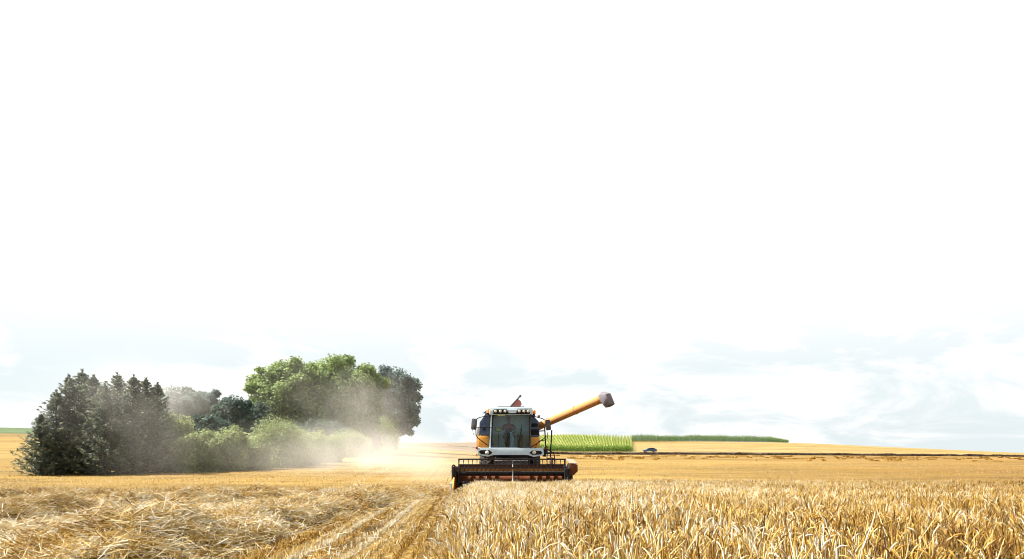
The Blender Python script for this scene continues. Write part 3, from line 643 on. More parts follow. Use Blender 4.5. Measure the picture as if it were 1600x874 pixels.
# ------------------------------------------------------------------ combine harvester (local: x right, y away from the viewer, z up)
HYD = 31.0
ch = empty("combine_harvester", (0, HYD, 0), "orange and navy combine harvester with raised unloading auger cutting the wheat", "combine harvester")
def zz(zx, zy, y):
    """measured position on the machine (close-up pixels) at local depth y"""
    kk = F / (HYD + y); return ((690 + zx / 4.857 - 800) / kk, EYE - (600 + zy / 4.857 - HY) / kk)
def z3(zx, zy, y): a_, b_ = zz(zx, zy, y); return (a_, y, b_)
def poly(pts, y): return [zz(a_, b_, y) for a_, b_ in pts]

# ---- header
hd = MB()
prof = [(1.32, 1.02), (1.26, 1.02), (1.215, 0.30), (0.95, 0.14), (0.15, 0.10), (0.15, 0.06), (1.0, 0.09), (1.26, 0.26)]
hd.prism(prof, 'x', -2.36, 2.36); hd.box((-2.36, 1.22, 0.98), (2.36, 1.36, 1.10), 0.015)
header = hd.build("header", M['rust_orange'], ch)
c_ = MB(); c_.box((-2.34, 1.175, 0.72), (2.34, 1.20, 0.97), 0.004); c_.build('lit_back_band', paint('lit_back_sheet_paint', (0.50, 0.20, 0.022), 0.55, dirt=0.7, dirtcol=(0.10, 0.05, 0.02), scale=1.3, spec=0.2), header)  # lit band of the back sheet, its light painted as brighter orange
c_ = MB(); c_.box((-2.36, 0.02, 0.075), (2.36, 0.15, 0.105))
for i in range(60):
    xx = -2.32 + i * 4.64 / 59; c_.prism([(xx - 0.022, 0.02), (xx + 0.022, 0.02), (xx, -0.11)], 'z', 0.08, 0.10)
c_.build("cutter_bar", M['steel'], header)
ia = MB(); ia.tube([(-2.3, 0.86, 0.46), (2.3, 0.86, 0.46)], 0.15, 16)
t_ = bmesh.new()
for sgn in (-1, 1):
    prev = None
    for i in range(121):
        u = i / 120; xx = sgn * (2.28 - u * 1.7); th = sgn * u * 5 * 2 * math.pi
        a_ = t_.verts.new((xx, 0.86 + 0.14 * math.cos(th), 0.46 + 0.14 * math.sin(th))); b_ = t_.verts.new((xx, 0.86 + 0.29 * math.cos(th), 0.46 + 0.29 * math.sin(th)))
        if prev: t_.faces.new((prev[0], a_, b_, prev[1]))
        prev = (a_, b_)
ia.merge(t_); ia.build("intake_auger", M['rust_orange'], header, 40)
# end plates and dividers
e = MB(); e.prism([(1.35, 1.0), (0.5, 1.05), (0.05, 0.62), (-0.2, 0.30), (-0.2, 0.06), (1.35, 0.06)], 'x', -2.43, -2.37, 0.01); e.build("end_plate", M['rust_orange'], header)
e = MB(); e.prism([(1.35, 1.0), (0.5, 1.18), (0.0, 0.98), (-0.15, 0.30), (-0.15, 0.06), (1.35, 0.06)], 'x', 2.37, 2.43, 0.01); e.box((2.20, -0.1, 0.12), (2.36, 0.15, 0.98), 0.02); e.build("end_plate", M['black'], header)
dv = MB(); dv.prism([(-0.95, 0.02), (-0.9, 0.12), (-0.25, 0.52), (0.0, 0.62), (0.0, 0.06)], 'x', -2.47, -2.40, 0.012); dv.build("divider", M['orange'], header)
dv = MB(); dv.prism([(-1.0, 0.0), (-0.98, 0.40), (-0.90, 0.44), (-0.80, 0.40), (-0.80, 0.0)], 'x', -2.50, -2.43, 0.01); dv.build("divider_shield", M['pale_steel'], header)
dv = MB(); lp = []
for i in range(15):
    th = math.pi * i / 14; lp.append((-2.40 + 0.06 * math.cos(th) - 0.04, -0.05, 1.02 + 0.09 * math.sin(th)))
dv.tube([(-2.38, -0.05, 0.50)] + lp + [(-2.50, -0.05, 0.50)], 0.03, 8); dv.box((-2.47, -0.04, 0.5), (-2.41, 0.02, 1.05), 0.01)
dv.build("divider_guard", M['black'], header, 40)
dv = MB(); dv.tube([(-2.41, -0.3, 0.1), (-2.33, -0.7, 0.06), (-2.25, -0.3, 0.1)], 0.02); dv.build("crop_lifter", M['black'], header, 40)
dv = MB(); dv.prism([(-0.7, 0.02), (-0.6, 0.2), (-0.15, 0.5), (0.0, 0.5), (0.0, 0.06)], 'x', 2.36, 2.46, 0.012); dv.build("divider", M['black'], header)
# drive cover on the right end
g_ = MB(); g_.prism([(2.44, 1.15), (2.76, 1.12), (2.77, 0.84), (2.60, 0.68), (2.44, 0.66)], 'y', 0.12, 1.25, 0.015); dcv = g_.build("drive_cover", M['rust_orange'], header, 30)
g_ = MB(); t_ = bmesh.new(); q_ = [(2.44, 0.11, 1.17), (2.77, 0.11, 1.14), (2.66, 1.26, 1.30), (2.34, 1.26, 1.33)]
lo_ = [t_.verts.new(v_) for v_ in q_]; up_ = [t_.verts.new((a_, b_, c_ + 0.03)) for a_, b_, c_ in q_]
t_.faces.new(lo_[::-1]); t_.faces.new(up_)
for i in range(4): t_.faces.new((lo_[i], lo_[(i + 1) % 4], up_[(i + 1) % 4], up_[i]))
bmesh.ops.recalc_face_normals(t_, faces=t_.faces); g_.merge(t_); g_.build("cover_lid", M['lid'], header)
g_ = MB(); g_.tube([(2.44, 0.4, 0.55), (2.56, 0.4, 0.55)], 0.26, 20); g_.tube([(2.44, 1.0, 0.4), (2.54, 1.0, 0.4)], 0.16, 16); g_.build("drive_pulley", M['black'], header, 40)
# reel
RC, RR = (0.62, 0.74), 0.60
rt = MB(); rt.tube([(-2.30, RC[0], RC[1]), (2.30, RC[0], RC[1])], 0.085, 14); reel = rt.build("reel", M['black'], ch, 40)
for i in range(6):
    th = R(25 + 60 * i); by, bz = RC[0] - RR * math.cos(th), RC[1] + RR * math.sin(th)
    b_ = MB(); b_.box((-2.30, by - 0.025, bz - 0.03), (2.30, by + 0.025, bz + 0.03), 0.008)
    for q in range(25):
        xx = -2.24 + q * 4.48 / 24 + random.Random(q + i * 31).uniform(-0.012, 0.012)
        b_.tube([(xx, by - 0.02, bz - 0.02), (xx, by - 0.045, bz - 0.10), (xx, by - 0.035, bz - 0.27)], [0.022, 0.017, 0.009], 6)
    b_.build("reel_bat", M['black'], reel, 40)
for xx, mt in ((-2.27, 'black'), (0.03, 'steel'), (2.27, 'black')):
    s_ = MB()
    for i in range(6):
        th = R(25 + 60 * i); s_.tube([(xx, RC[0], RC[1]), (xx, RC[0] - RR * math.cos(th), RC[1] + RR * math.sin(th))], 0.026, 6)
        t2 = R(25 + 60 * (i + 1)); s_.tube([(xx, RC[0] - .42 * math.cos(th), RC[1] + .42 * math.sin(th)), (xx, RC[0] - .42 * math.cos(t2), RC[1] + .42 * math.sin(t2))], 0.014, 6)
    s_.lathe([(xx - 0.03, 0.13), (xx + 0.03, 0.13), (xx + 0.03, 0.02), (xx - 0.03, 0.02)], 'x', (0, RC[0], RC[1]), 16); s_.build("reel_spider", M[mt], reel, 40)
for sg in (-1, 1):
    a_ = MB(); a_.box((sg * 2.33 - 0.03, RC[0] - 0.05, RC[1] - 0.06), (sg * 2.33 + 0.03, 1.35, RC[1] + 0.06), 0.01)
    a_.tube([(sg * 2.33, 0.9, 0.35), (sg * 2.33, 1.1, RC[1])], 0.025); a_.build("reel_arm", M['black'], ch)

# ---- feeder, chassis, wheels
f_ = MB(); f_.prism([(1.37, 0.30), (1.37, 0.98), (2.2, 1.30), (4.2, 1.62), (4.2, 0.95), (2.2, 0.5)], 'x', -0.78, 0.72, 0.03); f_.box((-0.95, 1.36, 0.2), (0.88, 1.50, 1.05), 0.02)
for q in range(4): f_.box((-0.785, 1.7 + q * .6, 0.95 + q * .12), (0.725, 1.78 + q * .6, 1.24 + q * .12))
f_.build("feeder_house", M['dusty_black'], ch)
x_ = MB(); x_.box((-1.15, 3.75, 0.62), (0.95, 4.25, 1.0), 0.03); x_.box((-0.9, 3.3, 1.0), (0.75, 8.6, 1.5), 0.05); x_.box((-1.3, 2.75, 1.36), (1.12, 3.3, 1.60), 0.03)
x_.tube([(-0.6, 2.75, 0.55), (-0.6, 3.9, 0.9)], 0.07); x_.tube([(0.55, 2.75, 0.55), (0.55, 3.9, 0.9)], 0.07); x_.build("chassis", M['dusty_black'], ch)
def wheel(x, y, r, w):
    h_ = w / 2; tb = MB(); tb.lathe([(-h_ * .8, r * .56), (-h_, r * .72), (-h_ * .93, r * .90), (-h_ * .7, r * .955), (h_ * .7, r * .955), (h_ * .93, r * .90), (h_, r * .72), (h_ * .8, r * .56)], 'x', (0, 0, 0), 40)
    nl = 20
    for i in range(nl):
        for sg in (-1, 1):
            th = 2 * math.pi * (i + (0.5 if sg > 0 else 0)) / nl; rot = Matrix.Rotation(th, 3, 'X') @ Matrix.Rotation(sg * 0.6, 3, 'Z')
            c0 = Matrix.Rotation(th, 3, 'X') @ Vector((sg * h_ * 0.48, 0, r * 0.965)); t = bmesh.new(); bmesh.ops.create_cube(t, size=1); bmesh.ops.scale(t, vec=(h_ * 1.05, r * 0.075, r * 0.07), verts=t.verts)
            bmesh.ops.rotate(t, cent=(0, 0, 0), matrix=rot, verts=t.verts); bmesh.ops.translate(t, vec=c0, verts=t.verts); tb.merge(t)
    rb = MB(); rb.lathe([(-h_ * .6, r * .57), (-h_ * .6, r * .5), (-h_ * .2, r * .42), (-h_ * .2, r * .05), (h_ * .2, r * .05), (h_ * .2, r * .42), (h_ * .6, r * .5), (h_ * .6, r * .57)], 'x', (0, 0, 0), 32)
    rb.tube([(-h_ * .5, 0, 0), (h_ * .5, 0, 0)], r * .14, 16)
    return tb, rb
for (x, y, r, w) in ((-1.22, 4.0, 0.80, 0.62), (1.02, 4.0, 0.80, 0.62), (-1.15, 7.7, 0.55, 0.40), (0.95, 7.7, 0.55, 0.40)):
    hub = bpy.data.objects.new("wheel", None); COL.objects.link(hub); hub.parent = ch; hub.location = (x, y, r - 0.03 + gz(x, y + HYD) - 0.0); hub.empty_display_size = 0.2
    tb, rb = wheel(x, y, r, w); tb.build("tyre", M['rubber'], hub, 35); rb.build("rim", M['cream'], hub, 35)

# ---- body
b_ = MB(); b_.box((-1.46, 3.42, 1.5), (1.20, 8.4, 2.45), 0.06); b_.box((-1.3, 3.45, 2.4), (1.08, 6.6, 3.42), 0.08); b_.box((-1.2, 6.6, 2.4), (1.0, 8.2, 2.95), 0.1); b_.build("body", M['cream'], ch, 30)
b_ = MB(); b_.prism([(-1.38, 3.44), (1.12, 3.44), (0.95, 3.58), (-1.2, 3.58)], 'y', 3.9, 6.4, 0.02); b_.build("grain_tank", M['navy'], ch)
for pts, nm in (([(283, 392), (288, 292), (318, 250), (345, 196), (378, 188), (384, 392)], 'l'), ([(664, 222), (702, 247), (738, 287), (744, 402), (664, 402)], 'r')):
    p_ = MB(); p_.prism(poly(pts, 3.2), 'y', 3.2, 3.46, 0.02); sp = p_.build("side_panel", M['navy'], ch)
    v_ = MB()
    if nm == 'r':
        x0, z1 = zz(680, 300, 3.2); x1, z0 = zz(730, 326, 3.2)
        v_.box((x0, 3.17, z0), (x1, 3.21, z1), 0.008)
        for q in range(4): v_.box((x0 + 0.03 + q * (x1 - x0 - .06) / 4, 3.155, z0 + .03), (x0 + .03 + (q + .55) * (x1 - x0 - .06) / 4, 3.18, z1 - .03))
        x0, z1 = zz(672, 345, 3.2); x1, z0 = zz(738, 388, 3.2); v_.box((x0, 3.175, z0), (x1, 3.21, z1), 0.02); v_.build("vent", M['black'], sp)
    else:
        x0, z1 = zz(305, 330, 3.2); x1, z0 = zz(338, 352, 3.2); v_.prism([(x0, z0), (x1, z0 + .01), ((x0 + x1) / 2 + .03, z1)], 'y', 3.15, 3.21, 0.006); v_.build("vent", M['black'], sp)
        v_ = MB(); v_.tube([z3(284, 332, 3.19), z3(380, 332, 3.19)], 0.008); v_.build("panel_seam", M['black'], sp)
p_ = MB(); p_.prism(poly([(275, 488), (278, 395), (360, 395), (360, 488)], 3.15), 'y', 3.15, 3.46, 0.04); p_.build("lower_panel", M['orange'], ch, 30)
p_ = MB(); p_.prism(poly([(670, 488), (670, 404), (744, 404), (747, 482)], 3.15), 'y', 3.15, 3.46, 0.04); p_.build("lower_panel", M['orange'], ch, 30)
p_ = MB(); p_.prism(poly([(262, 488), (264, 395), (272, 330), (283, 325), (280, 488)], 3.5), 'y', 3.48, 5.5, 0.01); p_.build("side_shield", M['cream'], ch)

# ---- cab
cy0, cy1 = 2.55, 4.1
L0, L1 = zz(362, 488, cy0)[0], zz(676, 488, cy0)[0]; T0, T1 = zz(376, 190, cy0)[0], zz(683, 190, cy0)[0]; ZB, ZT_ = zz(0, 490, cy0)[1], zz(0, 222, cy0)[1]
cb = MB()
cb.box((L0 + .02, cy0 + .02, ZB - 0.10), (L1 - .02, cy1, ZB), 0.0)                                    # floor
cb.box((L0 + .05, cy1 - 0.06, ZB), (L1 - .05, cy1, ZB + 1.55))                                        # rear wall
cab = cb.build("cab", M['cabin'], ch)
pl = MB()
pl.prism([(L0, ZB), (L0 + 0.055, ZB), (T0 + 0.055, ZT_ + .05), (T0, ZT_ + .05)], 'y', cy0, cy0 + 0.09, 0.01); pl.build("cab_pillar", M['silver'], cab); pl = MB(); pl.prism([(L1 - 0.055, ZB), (L1, ZB), (T1, ZT_ + .05), (T1 - 0.055, ZT_ + .05)], 'y', cy0, cy0 + 0.09, 0.01)
pl.build("cab_pillar", M['darkgrey'], cab)
pl = MB(); pl.prism([(L0 + .06, ZB), (L0 + 0.11, ZB), (T0 + 0.11, ZT_ + .02), (T0 + .06, ZT_ + .02)], 'y', cy0 - .01, cy0 + 0.05); pl.prism([(L1 - 0.085, ZB), (L1 - .06, ZB), (T1 - .06, ZT_ + .02), (T1 - 0.085, ZT_ + .02)], 'y', cy0 - .01, cy0 + 0.05)
pl.box((L0 + .06, cy0 - .008, ZB), (L1 - .06, cy0 + .05, ZB + .025)); pl.build("window_seal", M['black'], cab)
for xs_ in (L0, L1 - 0.05):
    pl = MB(); pl.box((xs_, cy1 - .1, ZB), (xs_ + 0.05, cy1, ZT_)); pl.box((xs_, cy0 + .09, ZB), (xs_ + .05, cy1 - .1, ZB + .12)); pl.build("door_frame", M['black'], cab)
    pl = MB(); pl.box((xs_ + .02, cy0 + .09, ZB + .12), (xs_ + .03, cy1 - .1, ZT_)); pl.build("side_window", M['glass'], cab)
# curved windscreen
t_ = bmesh.new(); rows = []
for j in range(9):
    v_ = j / 8; zq = ZB + (ZT_ - ZB + .02) * v_; row = []
    for i in range(17):
        u = i / 16; xl_ = L0 + .10 + (T0 - L0) * v_; xr_ = L1 - .08 + (T1 - L1) * v_
        row.append(t_.verts.new((xl_ + (xr_ - xl_) * u, cy0 + .03 - 0.16 * math.sin(math.pi * u) - 0.05 * math.sin(math.pi * v_) + .0 * v_, zq)))
    rows.append(row)
for j in range(8):
    for i in range(16): t_.faces.new((rows[j][i], rows[j][i + 1], rows[j + 1][i + 1], rows[j + 1][i]))
w_ = MB(); w_.merge(t_); ws = w_.build("windscreen", M['glass'], ch, 60)
x0, z1 = zz(425, 231, cy0); x1, z0 = zz(480, 243, cy0); s_ = MB(); s_.box((x0, cy0 - 0.14, z0), (x1, cy0 - 0.13, z1)); s_.build("sticker", M['sticker'], ws)
s_ = MB(); s_.tube([(0.3, cy0 - .17, ZB + .05), (0.42, cy0 - .19, ZB + .9)], 0.012); s_.tube([(0.41, cy0 - .19, ZB + .35), (0.45, cy0 - .2, ZB + 1.1)], 0.010); s_.build("wiper", M['black'], ws)
# roof
rf = MB(); a0, ztop = zz(376, 181, cy0)
rf.prism([(-1.02, 3.32), (-1.02, 3.52), (-0.93, 3.645), (0.86, 3.645), (0.94, 3.52), (0.94, 3.32), (0.88, 3.30), (-0.96, 3.30)], 'y', 2.32, 4.3, 0.03)
roof = rf.build("cab_roof", M['silver'], ch, 30)
zl0, zl1 = zz(0, 222, 2.3)[1], zz(0, 194, 2.3)[1]
rf = MB(); rf.prism(poly([(392, 226), (392, 200), (404, 193), (493, 193), (508, 224)], 2.3), 'y', 2.26, 2.34, 0.01); rf.prism(poly([(566, 224), (581, 196), (655, 196), (668, 202), (670, 226)], 2.3), 'y', 2.26, 2.34, 0.01); rf.prism(poly([(392, 230), (392, 224), (670, 224), (670, 230)], 2.3), 'y', 2.29, 2.36); rf.build("lamp_panel", M['black'], roof)
rf = MB(); rf.prism(poly([(497, 194), (577, 194), (562, 222), (514, 222)], 2.3), 'y', 2.25, 2.36, 0.012); rf.build("roof_badge_plate", M['silver'], roof)
for zx in (410, 446, 482, 590, 625, 657):
    xx, zc = zz(zx, 208, 2.25); l_ = MB(); l_.lathe([(2.19, 0.001), (2.20, 0.05), (2.225, 0.062), (2.27, 0.062)], 'y', (xx, 0, zc), 16, closed=False)
    o_ = l_.build("work_light", M['lens'], roof, 50)
rf = MB(); rf.box((-0.66, 2.8, 3.655), (0.56, 4.1, 3.70), 0.015); rf.build("roof_hatch", M['darkgrey'], roof)
for zx, zy in ((353, 207), (702, 213)):
    xx, zc = zz(zx, zy, 2.9); b_ = MB(); b_.lathe([(zc - 0.09, 0.001), (zc - .09, 0.075), (zc + 0.05, 0.068), (zc + .09, 0.04), (zc + .10, 0.001)], 'z', (xx, 2.9, 0), 14, closed=False); bc = b_.build("beacon", M['amber'], ch, 50)
    b_ = MB(); b_.tube([(xx, 2.9, zc - .22), (xx, 2.9, zc - .085)], 0.05); b_.tube([(xx, 2.9, zc - .2), (-0.95 if xx < 0 else 0.88, 2.9, zc - .22)], 0.025); b_.build("beacon_base", M['black'], bc)
# tank lid standing open
b_ = MB(); P0 = z3(523, 172, 4.2); P1 = z3(602, 86, 4.2); b_.tube([P0, P1], 0.035); b_.tube([z3(588, 101, 4.2), P1], 0.055); lid = b_.build("tank_lid", M['darkgrey'], ch)
b_ = MB(); b_.prism(poly([(526, 176), (582, 116), (600, 132), (608, 154), (598, 172), (560, 178)], 4.2), 'y', 4.19, 4.215); b_.build("lid_sheet", M['pinkred'], lid)

# ---- bumper and headlights
yb = 2.25
b_ = MB(); b_.prism(poly([(268, 492), (300, 486), (745, 486), (772, 494), (778, 540), (700, 556), (655, 541), (392, 541), (350, 553), (275, 540)], yb), 'y', yb, yb + 0.35, 0.02); bumper = b_.build("bumper", M['silver'], ch, 30)
for pts, zx in (([(280, 516), (298, 503), (362, 503), (386, 522), (366, 539), (300, 534)], 346), ([(666, 524), (686, 506), (750, 508), (764, 520), (756, 535), (690, 541)], 703)):
    h_ = MB(); h_.prism(poly(pts, yb), 'y', yb - 0.012, yb + 0.05, 0.006); hl = h_.build("headlight", M['black'], ch)
    xx, zc = zz(zx, 522, yb); l_ = MB(); l_.lathe([(yb - 0.07, 0.001), (yb - 0.06, 0.06), (yb - 0.03, 0.085), (yb, 0.09)], 'y', (xx, 0, zc), 18, closed=False); l_.build("lens", M['lens'], hl, 50)
for zx in (267, 786):
    xx, zc = zz(zx, 487, yb); r_ = MB(); r_.lathe([(yb - 0.03, 0.001), (yb - 0.03, 0.055), (yb + .02, 0.06), (yb + .02, 0.001)], 'y', (xx, 0, zc), 14, closed=False); rfl = r_.build("side_marker", M['red'], ch, 40)
    r_ = MB(); s_ = 1 if xx < 0 else -1; r_.tube([(xx, yb + .01, zc), (xx + s_ * .16, yb + .05, zc - .03)], 0.045); r_.build("marker_bracket", M['silver'], rfl)
b_ = MB(); b_.prism(poly([(262, 548), (262, 530), (272, 530), (272, 552)], 2.9), 'y', 2.85, 2.95); b_.build("reflector", M['orange'], ch)

# ---- mirrors, handrails, steps
ym = 2.2
def mirror(zx, zy, w, h, tilt):
    xx, zc = zz(zx, zy, ym); m_ = MB(); m_.box((-w / 2, -0.06, -h / 2), (w / 2, 0.06, h / 2), 0.05)
    o_ = m_.build("mirror", M['darkgrey'], ch, 40); o_.location = (xx, ym, zc); o_.rotation_euler = (0, tilt, 0.25 if xx > 0 else -0.25)
    g_ = MB(); g_.box((-w / 2 + .03, 0.055, -h / 2 + .03), (w / 2 - .03, 0.066, h / 2 - .03)); g_.build("mirror_glass", M['steel'], o_); return o_
mirror(247, 306, 0.25, 0.50, R(5)); mirror(807, 312, 0.24, 0.48, R(-8))
def rail(pts, r, name, mat='black', y=ym):
    m_ = MB(); m_.tube([z3(a_, b_, y) if not c_ else z3(a_, b_, c_[0]) for a_, b_, *c_ in pts], r); return m_.build(name, M[mat], ch, 50)
rail([(372, 238), (330, 246), (285, 256), (266, 268), (258, 285)], 0.018, "mirror_arm")
rail([(672, 232), (720, 252), (765, 264), (788, 278), (800, 300)], 0.018, "mirror_arm")
m_ = MB(); a_ = z3(737, 246, ym); m_.ball(a_, 0.062, 12, (1, .8, 1)); m_.build("round_mirror", M['darkgrey'], ch, 60)
rail([(235, 335), (236, 365), (244, 385), (258, 392), (262, 330)], 0.014, "mirror_hoop", 'silver')
rail([(264, 330), (378, 332)], 0.012, "handrail")
rail([(258, 300), (262, 392), (275, 412), (355, 470)], 0.020, "handrail")
rail([(672, 486), (742, 440), (790, 405), (792, 395)], 0.020, "handrail")
rail([(712, 488), (722, 455), (745, 432), (780, 428)], 0.018, "handrail")
rail([(782, 330), (786, 400), (790, 470), (802, 545)], 0.028, "handrail")
rail([(742, 352), (782, 352)], 0.018, "handrail"); rail([(740, 362), (786, 358)], 0.012, "handrail")
rail([(836, 350), (832, 440), (826, 515), (826, 560)], 0.030, "handrail", 'black', 2.4)
rail([(800, 365), (806, 395), (800, 420), (790, 430)], 0.014, "handrail")
rail([(770, 490), (785, 500), (800, 470), (810, 500), (826, 512), (848, 522), (856, 545), (858, 585)], 0.022, "handrail", 'black', 2.4)
p_ = MB(); x0, zt_ = zz(772, 515, 2.3); x1, zb_ = zz(836, 545, 2.3); p_.box((x0, 2.3, zt_ - .1), (x1, 3.1, zt_ - .04), 0.01); p_.box((x0, 2.32, zb_ - .05), (x0 + .12, 3.0, zt_ - .1), 0.01); p_.box((x0 + .02, 2.28, zt_ - .06), (x0 + .2, 2.42, zt_ + .12), 0.02); p_.build("platform", M['black'], ch)
ld = MB(); x0, _ = zz(800, 0, 2.4); x1, _ = zz(856, 0, 2.4)
for xx in (x0, x1): ld.box((xx - .02, 2.36, 0.45), (xx + .02, 2.44, 1.45), 0.005)
ladder = ld.build("ladder", M['black'], ch)
for q in range(4):
    s_ = MB(); s_.box((x0 + .02, 2.33, 0.5 + q * .27), (x1 - .02, 2.50, 0.54 + q * .27), 0.006); s_.build("step", M['black'], ladder)
h_ = MB(); h_.tube([z3(838, 560, 2.2), z3(833, 590, 2.15), z3(832, 640, 2.1)], [0.05, 0.085, 0.07], 12); h_.build("hose", M['maroon'], ch, 50)

# ---- unloading auger
A0 = Vector((1.05, 4.1, 2.72)); A1 = Vector((3.93, 0.55, 3.96))
u_ = MB(); dA = (A1 - A0).normalized(); u_.tube([A0, A0.lerp(A1, .5), A1], 0.175, 24)
for q in (0.22, 0.62, 0.955): u_.tube([A0.lerp(A1, q) - dA * .02, A0.lerp(A1, q) + dA * .02], 0.192, 24)
aug = u_.build("unloading_auger", M['tube_orange'], ch, 40)
el = MB(); el.tube([(0.85, 4.1, 2.0), (0.9, 4.1, 2.5), A0 + dA * .2], 0.21, 18); el.build("auger_elbow", M['tube_orange'], aug, 40)
sp = MB(); t_ = bmesh.new(); dn = Vector((0.36, -0.22, -0.90)).normalized(); sdv = dA.cross(dn).normalized()
ring = [A1 - dA * .10, A1 + dA * .0, A1 + dA * .10 + dn * .10, A1 + dA * .13 + dn * .42]; sz = [(.20, .22), (.22, .27), (.23, .27), (.20, .17)]; dirs = [dA, (dA * .95 + dn * .1), (dA * .6 + dn * .6), dn]; prev = None
for c0, (ra, rb_), dd in zip(ring, sz, dirs):
    dd = dd.normalized(); up_ = sdv.cross(dd).normalized(); cur = [t_.verts.new(c0 + sdv * ra * math.copysign(abs(math.cos(q)) ** .6, math.cos(q)) + up_ * rb_ * math.copysign(abs(math.sin(q)) ** .6, math.sin(q))) for q in np.arange(16) * 2 * math.pi / 16]
    if prev:
        for q in range(16): t_.faces.new((prev[q], prev[(q + 1) % 16], cur[(q + 1) % 16], cur[q]))
    else: t_.faces.new(cur)
    prev = cur
bmesh.ops.recalc_face_normals(t_, faces=t_.faces); sp.merge(t_)
spo = sp.build("spout", M['spout'], aug, 40)
sol = spo.modifiers.new("thick", 'SOLIDIFY'); sol.thickness = 0.015

# ---- cab interior
s_ = MB(); s_.box((-0.42, 3.25, 2.24), (0.12, 3.75, 2.38), 0.04); s_.box((-0.40, 3.70, 2.34), (0.10, 3.84, 3.02), 0.05); s_.box((-0.3, 3.4, ZB), (0.0, 3.7, 2.24), 0.02); s_.build("driver_seat", M['seat'], cab, 40)
s_ = MB(); s_.tube([(0.0, 2.75, ZB), (0.0, 2.85, 2.3), (-0.05, 2.95, 2.52)], [0.10, 0.085, 0.05], 12); s_.build("steering_column", M['column'], cab, 50)
s_ = MB(); c0 = Vector((-0.08, 3.0, 2.56)); rm = Matrix.Rotation(R(-28), 3, 'X'); pts = [c0 + rm @ Vector((0.2 * math.cos(q), 0.2 * math.sin(q), 0)) for q in np.linspace(0, 2 * math.pi, 25)]; s_.tube(pts, 0.017, 8, False)
for q in (0.5, 2.6, 4.7): s_.tube([c0, c0 + rm @ Vector((0.2 * math.cos(q), 0.2 * math.sin(q), 0))], 0.012)
s_.build("steering_wheel", M['black'], cab, 50)
s_ = MB(); s_.box((0.22, 3.0, ZB), (0.5, 3.7, 2.42), 0.04); s_.build("console", M['darkgrey'], cab)
s_ = MB(); s_.box((-0.75, 2.75, 2.55), (-0.5, 2.82, 2.75), 0.02); s_.box((-0.62, 2.72, ZB), (-0.58, 2.8, 2.56)); s_.build("monitor", M['darkgrey'], cab)
s_ = MB(); s_.box((-0.735, 2.735, 2.57), (-0.515, 2.752, 2.73)); s_.build("monitor_screen", M['yellow'], cab)

# ------------------------------------------------------------------ driver (sits in the cab)
def person(loc):
    J = {}; edges = []; verts = []; rad = []
    def v(n, co, r): J[n] = len(verts); verts.append(co); rad.append(r)
    def e_(*ns):
        for a_, b_ in zip(ns, ns[1:]): edges.append((J[a_], J[b_]))
    # y: away from the viewer; the driver faces the viewer (-y)
    v('pelvis', (0, 0, 0.09), .135); v('waist', (0, .01, .26), .125); v('chest', (0, .0, .44), .145); v('neckb', (0, -.01, .55), .075); v('neck', (0, -.02, .62), .052); v('jaw', (0, -.045, .70), .068); v('skull', (0, -.02, .79), .092); v('crownp', (0, -.015, .84), .07)
    e_('pelvis', 'waist', 'chest', 'neckb', 'neck', 'jaw', 'skull', 'crownp')
    v('nose', (0, -.135, .745), .014); e_('jaw', 'nose')
    for s, g in ((-1, 'a'), (1, 'b')):
        v('sh' + g, (s * .19, 0, .50), .068); v('el' + g, (s * .29, -.17, .30), .047); v('wr' + g, (s * .17, -.40, .38), .031); v('pa' + g, (s * .145, -.46, .40), .034)
        e_('chest', 'sh' + g, 'el' + g, 'wr' + g, 'pa' + g)
        for q in range(4):
            f = (q - 1.5) * .019; v(f'f{q}{g}', (s * .13 + f * .5, -.52 + abs(f) * .2, .40 + f), .010); v(f'g{q}{g}', (s * .10 + f * .4, -.535, .375 + f * .8), .008); e_('pa' + g, f'f{q}{g}', f'g{q}{g}')
        v('th' + g, (s * .115, -.49, .435), .011); e_('pa' + g, 'th' + g)
        v('hp' + g, (s * .10, -.03, .07), .095); v('kn' + g, (s * .14, -.47, .10), .064); v('an' + g, (s * .14, -.55, -.33), .042); v('to' + g, (s * .15, -.73, -.38), .036)
        e_('pelvis', 'hp' + g, 'kn' + g, 'an' + g, 'to' + g)
        v('ear' + g, (s * .088, -.01, .755), .018); e_('skull', 'ear' + g)
    me_ = bpy.data.meshes.new("person"); me_.from_pydata(verts, edges, [])
    ob = bpy.data.objects.new("person_src", me_); COL.objects.link(ob)
    sk = ob.modifiers.new("skin", 'SKIN'); sb = ob.modifiers.new("sub", 'SUBSURF'); sb.levels = 2; sb.render_levels = 2
    for i, d in enumerate(me_.skin_vertices[0].data): d.radius = (rad[i], rad[i]); d.use_root = (i == 0)
    dg = bpy.context.evaluated_depsgraph_get(); m2 = bpy.data.meshes.new_from_object(ob.evaluated_get(dg)); bpy.data.objects.remove(ob)
    m2.materials.clear()
    o_ = link("person", m2, [M['skin'], M['shirt'], M['trousers'], M['black']]); o_.location = loc
    for p_ in m2.polygons:
        c = p_.center; p_.use_smooth = True
        if c.z < -.27: p_.material_index = 3
        elif c.z < .17 and c.y > -.62: p_.material_index = 2
        elif c.z < .585 and not (c.y < -.37 and c.z > .3): p_.material_index = 1
        else: p_.material_index = 0
    h_ = MB(); h_.ball((0, -.005, .815), 0.112, 16, (.95, 1.05, .85)); h_.box((-.075, -.21, .815), (.075, -.08, .83), .006); h_.build("cap", M['shirt'], o_, 60)
    for s in (-1, 1): f_ = MB(); f_.ball((s * .034, -.108, .768), .011, 8); f_.build("eye", M['black'], o_)
    f_ = MB(); f_.box((-.026, -.118, .697), (.026, -.106, .705)); f_.build("mouth", M['pinkred'], o_)
    return o_
pr = person((-0.15, HYD + 3.45, 2.36)); tag(pr, "driver in red shirt and cap seated at the wheel behind the windscreen", "person")

